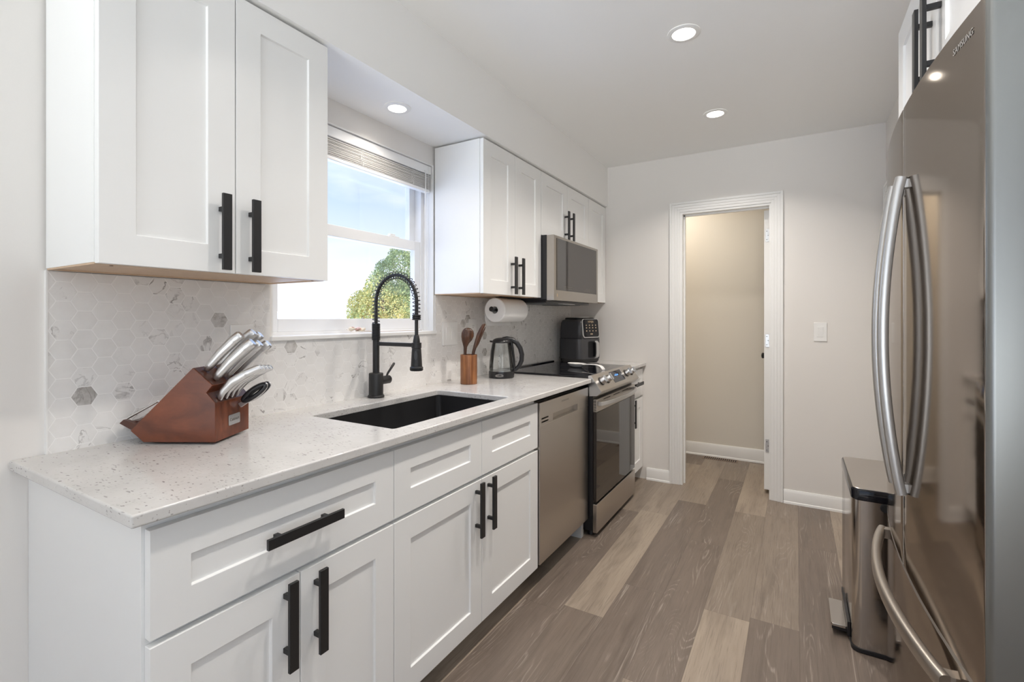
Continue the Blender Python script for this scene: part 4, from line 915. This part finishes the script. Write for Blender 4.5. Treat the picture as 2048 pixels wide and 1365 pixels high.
# ------------------------------------------------------------------ air fryer
af = thing('air_fryer', 'charcoal air fryer with silver drawer handle in the counter corner', 'air fryer', (0.149, 2.871, 0.914))
AX0, AX1, AY0, AY1 = 0.030, 0.268, 2.742, 3.000
def al(i, z, r=0.05, fx=0.0): return [(a + (fx if a > 0.15 else 0), b, 0.914 + z) for a, b in rrect(AX0 + i, AY0 + i, AX1 - i, AY1 - i, r, 8)]
q = MB(); q.rings([al(0.014, 0), al(0.004, 0.010), al(0.0, 0.030), al(-0.001, 0.031)]); q.build('base', M['blackp'], af, smooth=40)
q = MB(); q.rings([al(-0.001, 0.0315), al(-0.002, 0.10), al(-0.001, 0.186), al(0.002, 0.188)]); dr_ = q.build('drawer', M['fryer'], af, smooth=40)
q = MB(); q.rings([al(0.002, 0.1885), al(0.0, 0.191), al(0.001, 0.25), al(0.005, 0.31), al(0.012, 0.330), al(0.03, 0.338)]); hsg = q.build('housing', M['fryer'], af, smooth=50)
q = MB(); q.rings([al(0.034, 0.3385, 0.03), al(0.034, 0.347, 0.03), al(0.045, 0.350, 0.025)]); q.build('top_vent', M['blackd'], af, smooth=40)
q = MB(); q.box(0.06, 2.80, 1.2645, 0.20, 2.93, 1.270); q.build('top_plate', M['lsteel'], af, bevel=0.002)
def fpanel(y0, y1, z0, z1, r, x0, t, lean): return [(x0 - lean * (b - z0), a, b) for a, b in rrect(y0, z0, y1, z1, r, 5)]
q = MB(); q.prism(fpanel(2.775, 2.968, 1.108, 1.255, 0.022, AX1 - 0.0, 0.01, 0.10), (0.006, 0, 0)); bz = q.build('panel_bezel', M['lsteel'], hsg, bevel=0.002)
q = MB(); q.prism(fpanel(2.784, 2.959, 1.116, 1.252, 0.018, AX1 + 0.0055, 0.01, 0.10), (0.0015, 0, 0)); pn = q.build('control_panel', M['gblack'], bz)
text('NINJA', 0.022, (AX1 - 0.0045, 2.872, 1.233), (R(90) - 0.1, 0, R(90)), M['gold'], pn, spacing=1.1)
q = MB()
for j, zz in enumerate((1.138, 1.162, 1.186, 1.206)):
    for i in range(4 if j else 1):
        yy = 2.872 + ((i - 1.5) * 0.036 if j else 0); q.box(AX1 + 0.0068 - 0.1 * (zz - 1.116), yy - (0.005 if j else 0.014), zz - 0.004, AX1 + 0.0078 - 0.1 * (zz - 1.116), yy + (0.005 if j else 0.014), zz + 0.004)
q.build('control_marking', M['gold'], pn)
q = MB(); q.prism([(AX1 - 0.0005, a, b) for a, b in rrect(2.835, 0.955, 2.925, 1.082, 0.015, 5)], (0.0025, 0, 0)); q.build('handle_recess', M['blackd'], dr_)
q = MB(); q.bar([(AX1, 2.905, 1.078), (AX1 + 0.018, 2.905, 1.080), (AX1 + 0.034, 2.905, 1.066), (AX1 + 0.036, 2.905, 1.04), (AX1 + 0.036, 2.905, 0.99), (AX1 + 0.032, 2.905, 0.965), (AX1 + 0.018, 2.905, 0.955), (AX1, 2.905, 0.956)], 0.012, 0.034, up=(0, 1, 0)); q.build('handle', M['lsteel'], dr_, smooth=40, bevel=0.002)
MB().box(AX1 + 0.0005, 2.895, 0.966, AX1 + 0.029, 2.915, 1.068).build('handle_insert', M['blackp'], dr_)

af.location = (0.176, 2.868, 0.914); af.rotation_euler = (0, 0, R(-20))
# ------------------------------------------------------------------ spoon rest
sr = thing('spoon_rest', 'white ceramic spoon rest lying on the black glass cooktop', 'spoon rest', (0.36, 2.36, 0.9265))
q = MB(); a0 = V((0.300, 2.372, 0)); a1 = V((0.600, 2.262, 0)); dv = (a1 - a0); Ls = dv.length; dv.normalize(); sv = V((-dv.y, dv.x, 0))
n = 24; rim = lambda cx, ra, rb, z: [a0 + dv * (cx + ra * math.cos(2 * math.pi * k / n)) + sv * (rb * math.sin(2 * math.pi * k / n)) + V((0, 0, 0.9268 + z)) for k in range(n)]
q.rings([rim(0.075, 0.040, 0.026, 0), rim(0.075, 0.062, 0.040, 0.012), rim(0.078, 0.078, 0.048, 0.026), rim(0.078, 0.076, 0.046, 0.027), rim(0.075, 0.055, 0.036, 0.014), rim(0.075, 0.030, 0.02, 0.006)])
q.build('bowl', M['ceramic'], sr, smooth=60)
q = MB(); rs = []
for s_, z_, hw, hh in ((0.125, 0.020, 0.026, 0.004), (0.165, 0.024, 0.018, 0.0045), (0.21, 0.0275, 0.016, 0.0045), (0.25, 0.0285, 0.0165, 0.0045), (0.28, 0.025, 0.0165, 0.0045), (0.300, 0.016, 0.016, 0.0045), (0.310, 0.0035, 0.015, 0.003)):
    c_ = a0 + dv * s_ + V((0, 0, 0.9268 + z_)); rs.append([c_ + sv * (hw * math.cos(2 * math.pi * k / 12)) + V((0, 0, 1)) * (hh * math.sin(2 * math.pi * k / 12)) for k in range(12)])
q.rings(rs); q.build('handle', M['ceramic'], sr, smooth=60)

# ------------------------------------------------------------------ outlets and switches
def plate_x(name, label, cat, yc, zc, w, h, kind):
    t = thing(name, label, cat, (0.0105, yc, zc))
    MB().box(0.0102, yc - w / 2, zc - h / 2, 0.0155, yc + w / 2, zc + h / 2).build('cover_plate', M['white'], t, bevel=0.002)
    if kind == 'outlet':
        q = MB(); q.box(0.0155, yc - 0.0165, zc - 0.033, 0.0170, yc + 0.0165, zc + 0.033); f = q.build('receptacle', M['white'], t, bevel=0.0006)
        q = MB()
        for s in (-1, 1):
            zz = zc + s * 0.017; q.box(0.0168, yc - 0.0075, zz - 0.002, 0.0172, yc - 0.0058, zz + 0.007).box(0.0168, yc + 0.0058, zz - 0.002, 0.0172, yc + 0.0075, zz + 0.007)
            q.prism([(0.0168, yc + 0.0025 * math.cos(2 * math.pi * k / 10), zz - 0.008 + 0.0025 * math.sin(2 * math.pi * k / 10)) for k in range(10)], (0.0004, 0, 0))
        q.build('socket_slots', M['slot'], f)
    else:
        for dy in ((-0.0235, 0.0235) if kind == 'double' else (0,)):
            q = MB(); q.prism([(0.0155, yc + dy - 0.0165, zc - 0.033), (0.0168, yc + dy - 0.0165, zc - 0.033), (0.0205, yc + dy - 0.0165, zc + 0.033), (0.0155, yc + dy - 0.0165, zc + 0.033)], (0, 0.033, 0)); q.build('rocker', M['white'], t, bevel=0.0006)
    return t
plate_x('power_outlet', 'white wall outlet half hidden behind the knife handles', 'outlet', 0.245, 1.182, 0.078, 0.118, 'outlet')
plate_x('light_switch', 'white double rocker switch on the tile right of the window', 'light switch', 1.409, 1.177, 0.130, 0.128, 'double')
plate_x('power_outlet', 'white wall outlet between the double switch and the paper towel roll', 'outlet', 1.622, 1.198, 0.078, 0.118, 'outlet')
t = thing('light_switch', 'white single rocker switch on the back wall right of the doorway', 'light switch', (1.8005, D, 1.17))
MB().box(1.7635, D - 0.006, 1.108, 1.8375, D - 0.0003, 1.232).build('cover_plate', M['white'], t, bevel=0.002)
q = MB(); q.prism([(1.7835, D - 0.006, 1.137), (1.7835, D - 0.0075, 1.137), (1.7835, D - 0.011, 1.203), (1.7835, D - 0.006, 1.203)], (0.034, 0, 0)); q.build('rocker', M['white'], t, bevel=0.0006)

# ------------------------------------------------------------------ floor register
vr = thing('floor_register', 'brown metal floor vent in the hall beyond the doorway', 'floor vent', (1.08, 3.93, 0))
q = MB(); q.box(0.935, 3.885, 0.0004, 1.225, 3.975, 0.0016); q.build('plate', M['brown'], vr)
q = MB()
for i in range(16): q.box(0.950 + i * 0.0168, 3.898, 0.0015, 0.958 + i * 0.0168, 3.962, 0.0021)
q.build('slots', M['blackd'], vr)

# ------------------------------------------------------------------ recessed lights
def can(x, y, z, label, power=CAN_POWER, r=0.047, seen=True):
    t = thing('recessed_light', label, 'ceiling light', (x, y, z), group='round recessed ceiling lights')
    q = MB(); q.lathe([(r + 0.020, -0.0003), (r + 0.020, -0.003), (r + 0.012, -0.006), (r + 0.001, -0.006), (r, -0.003)], (0, 0, 0), 40, cap0=False, cap1=False); q.build('trim_ring', M['white'], t, smooth=40, local=True)
    q = MB(); q.lathe([(r + 0.001, -0.0035), (0.001, -0.0035)], (0, 0, 0), 40, cap0=False); q.build('lens', M['lens'], t, local=True)
    d = bpy.data.lights.new('can_lamp', 'AREA'); o = bpy.data.objects.new('can_lamp', d); COL.objects.link(o); d.shape = 'DISK'; d.size = 2 * r; d.energy = power; d.color = CAN_COLOR; d.spread = R(130)
    o.location = (x, y, z - 0.008)
can(1.245, 1.445, H, 'round recessed light in the main ceiling, nearer the camera, top centre')
can(1.245, 2.389, H, 'round recessed light in the main ceiling, farther one near the doorway')
can(0.178, 0.826, ZS, 'round recessed light in the soffit above the window', 1.4, 0.038)
can(1.245, 0.50, H, 'round recessed light in the main ceiling before the refrigerator, out of view', 6.0)
can(1.245, -0.45, H, 'round recessed light in the main ceiling above the camera', 1.6)
can(1.245, -2.2, H, 'round recessed light added over the unseen dining end behind the camera', 4.6)  # unseen lamp, added to light the room
hl = area('hall_lamp', (0.62, 3.55, H - 0.03), (0, 0, 0), 0.25, 0.25, 5.6, (1.0, 0.91, 0.79))

# ------------------------------------------------------------------ blind, sprig
bl = thing('window_blind', 'white mini blind pulled up to the top of the window', 'blind', (-0.03, 0.82, 2.07))
BY0, BY1 = WY0 + 0.012, WY1 - 0.010
q = MB(); q.box(-0.046, BY0, 2.022, -0.010, BY1, 2.066); q.build('headrail', M['vinyl'], bl, bevel=0.002)
MB().box(-0.0098, BY1 - 0.022, 2.024, -0.0075, BY1 + 0.001, 2.064).build('end_bracket', M['white'], bl, bevel=0.001)
q = MB()
for i in range(22):
    z = 1.943 + i * 0.0034; j = random.uniform(-0.002, 0.002)
    q.prism([(-0.044 + j, BY0 + 0.004, z), (-0.028 + j, BY0 + 0.004, z + 0.0022), (-0.012 + j, BY0 + 0.004, z), (-0.012 + j, BY0 + 0.004, z + 0.0021), (-0.028 + j, BY0 + 0.004, z + 0.0043), (-0.044 + j, BY0 + 0.004, z + 0.0021)], (0, BY1 - BY0 - 0.008, 0))
q.build('slats', M['slat'], bl)
q = MB(); q.box(-0.044, BY0 + 0.003, 1.926, -0.012, BY1 - 0.003, 1.942); q.build('bottom_rail', M['vinyl'], bl, bevel=0.003)
q = MB()
for yc in (0.50, 0.80, 1.13):
    for k in range(5):
        pts = [(-0.0095 + 0.002 * math.sin(k + i * 1.3), yc + 0.010 * math.sin(i * 0.9 + k * 2.1), 2.018 - i * 0.008 - k * 0.003) for i in range(9)]; q.tube(pts, 0.0006, 5)
q.build('ladder_cords', M['white'], bl, smooth=60)
q = MB(); q.tube([(-0.008, 1.222, 2.035), (-0.006, 1.224, 2.02), (-0.007, 1.226, 1.40), (-0.008, 1.227, 1.30)], [0.002, 0.003, 0.003, 0.0035], 8); q.build('tilt_wand', M['vinyl'], bl, smooth=40)
q = MB(); q.tube([(-0.010, 1.250, 2.03), (-0.012, 1.253, 1.6), (-0.02, 1.256, 1.32), (-0.012, 1.262, 1.215)], 0.0011, 6); q.build('lift_cord', M['white'], bl, smooth=40)
fs_ = thing('dried_flower', 'small dried flower sprig lying on the window sill', 'dried flower', (-0.02, 0.80, WZ0 + 0.018))
rf = random.Random(3); ZW = WZ0 + 0.018
def blossom(c, r, m_):
    q = MB()
    for k in range(7):
        a = 2 * math.pi * k / 7 + rf.random(); tilt = rf.uniform(0.2, 1.0); d_ = V((math.cos(a) * math.cos(tilt), math.sin(a) * math.cos(tilt), math.sin(tilt))); s2 = V((-math.sin(a), math.cos(a), 0)); u2 = d_.cross(s2)
        rs = []
        for f, wv in ((0.05, 0.2), (0.4, 0.8), (0.75, 0.9), (1.0, 0.3)):
            cc = V(c) + d_ * (r * f); rs.append([cc + s2 * (wv * r * 0.55 * math.cos(2 * math.pi * j / 8)) + u2 * (0.10 * r * math.sin(2 * math.pi * j / 8)) for j in range(8)])
        q.rings(rs)
    q.build('blossom', m_, fs_, smooth=70)
blossom((-0.012, 0.742, ZW + 0.010), 0.022, M['petal']); blossom((-0.018, 0.783, ZW + 0.012), 0.018, M['petalp']); blossom((-0.008, 0.800, ZW + 0.008), 0.019, M['petal']); blossom((-0.026, 0.764, ZW + 0.013), 0.018, M['petalp'])
q = MB(); q.tube([(-0.015, 0.77, ZW + 0.010), (-0.012, 0.84, ZW + 0.008), (-0.010, 0.90, ZW + 0.0035), (-0.010, 0.98, ZW + 0.003), (-0.012, 1.08, ZW + 0.004), (-0.010, 1.20, ZW + 0.003)], [0.002, 0.0015, 0.0012, 0.0012, 0.0012, 0.0008], 6); q.build('stem', M['stem'], fs_, smooth=60)

# ------------------------------------------------------------------ outdoors
MB().box(-140, -60, -0.62, -0.3, 160, -0.60).build('ground', M['lawn'], kind='structure')
def leafy(name, label, blobs, n, seed, ls, shift=0.0, trunk=None, group=None):
    t = thing(name, label, 'tree', (blobs[0][0], blobs[0][1], -0.6), group=group)
    rg_ = random.Random(seed); vs, fs, cl = [], [], []
    tot = sum(b[3] * b[4] for b in blobs)
    for (bx, by, bz, br, bh) in blobs:
        for _ in range(int(n * br * bh / tot)):
            u = rg_.gauss(0, 1); v = rg_.gauss(0, 1); w_ = rg_.gauss(0, 1); l = math.sqrt(u * u + v * v + w_ * w_) + 1e-6
            rad = rg_.uniform(0.72, 1.04); wob = 1 + 0.16 * math.sin(5 * u / l + 3 * v / l + seed) * math.cos(4 * w_ / l)
            c = V((bx + br * u / l * rad * wob, by + br * v / l * rad * wob, bz + bh * w_ / l * rad * wob))
            d1 = V((rg_.gauss(0, 1), rg_.gauss(0, 1), rg_.gauss(0, 1))).normalized(); d2 = d1.orthogonal().normalized(); s_ = ls * rg_.uniform(0.6, 1.3)
            k = len(vs); vs += [c - d1 * s_, c + d2 * s_ * 0.5, c + d1 * s_, c - d2 * s_ * 0.5]; fs.append((k, k + 1, k + 2, k + 3))
            g_ = min(1, max(0, 0.55 + 0.22 * math.sin(2.1 * c.y + 1.3 * c.z + seed) - 0.16 * (c.z - blobs[0][2]) + shift + rg_.uniform(-0.28, 0.28))); cl.append(g_)
    me = bpy.data.meshes.new('foliage'); off = V((blobs[0][0], blobs[0][1], -0.6)); me.from_pydata([tuple(a - off) for a in vs], [], fs); me.update()
    a_ = me.attributes.new('leaf', 'FLOAT_COLOR', 'FACE')
    for i, g_ in enumerate(cl): a_.data[i].color = (g_, g_, g_, 1)
    o = bpy.data.objects.new('foliage', me); COL.objects.link(o); me.materials.append(M['leaf']); o.parent = t
    bx, by, bz, br, bh = blobs[0]
    q = MB(); q.tube([(bx, by, -0.6), (bx + 0.05, by, bz * 0.5), (bx, by + 0.05, bz + bh * 0.4)], [0.16, 0.12, 0.05], 10); q.build('trunk', M['bark'], t, smooth=60)
    return t
leafy('garden_tree', 'green and yellow autumn tree seen through the kitchen window', [(-9.2, 9.9, 1.3, 1.0, 1.25), (-9.2, 10.75, 2.5, 0.85, 1.0), (-9.3, 11.3, 1.2, 1.1, 1.4), (-9.0, 9.2, 0.9, 0.55, 0.9)], 42000, 5, 0.036)
leafy('garden_tree', 'pale distant tree at the left edge of the window', [(-26.0, 8.4, 1.6, 0.7, 1.5)], 1500, 9, 0.12, -0.3)
hs = thing('house', 'pale distant house roofline low on the horizon outside the window', 'house', (-48, 34, -0.6))
MB().box(-52, 22, -0.6, -46, 44, 0.9).build('wall', M['farwall'], hs)
q = MB(); q.prism([(-46, 21.5, 0.9), (-49, 21.5, 2.0), (-52, 21.5, 0.9)], (0, 23, 0)); q.build('roof', M['farroof'], hs)
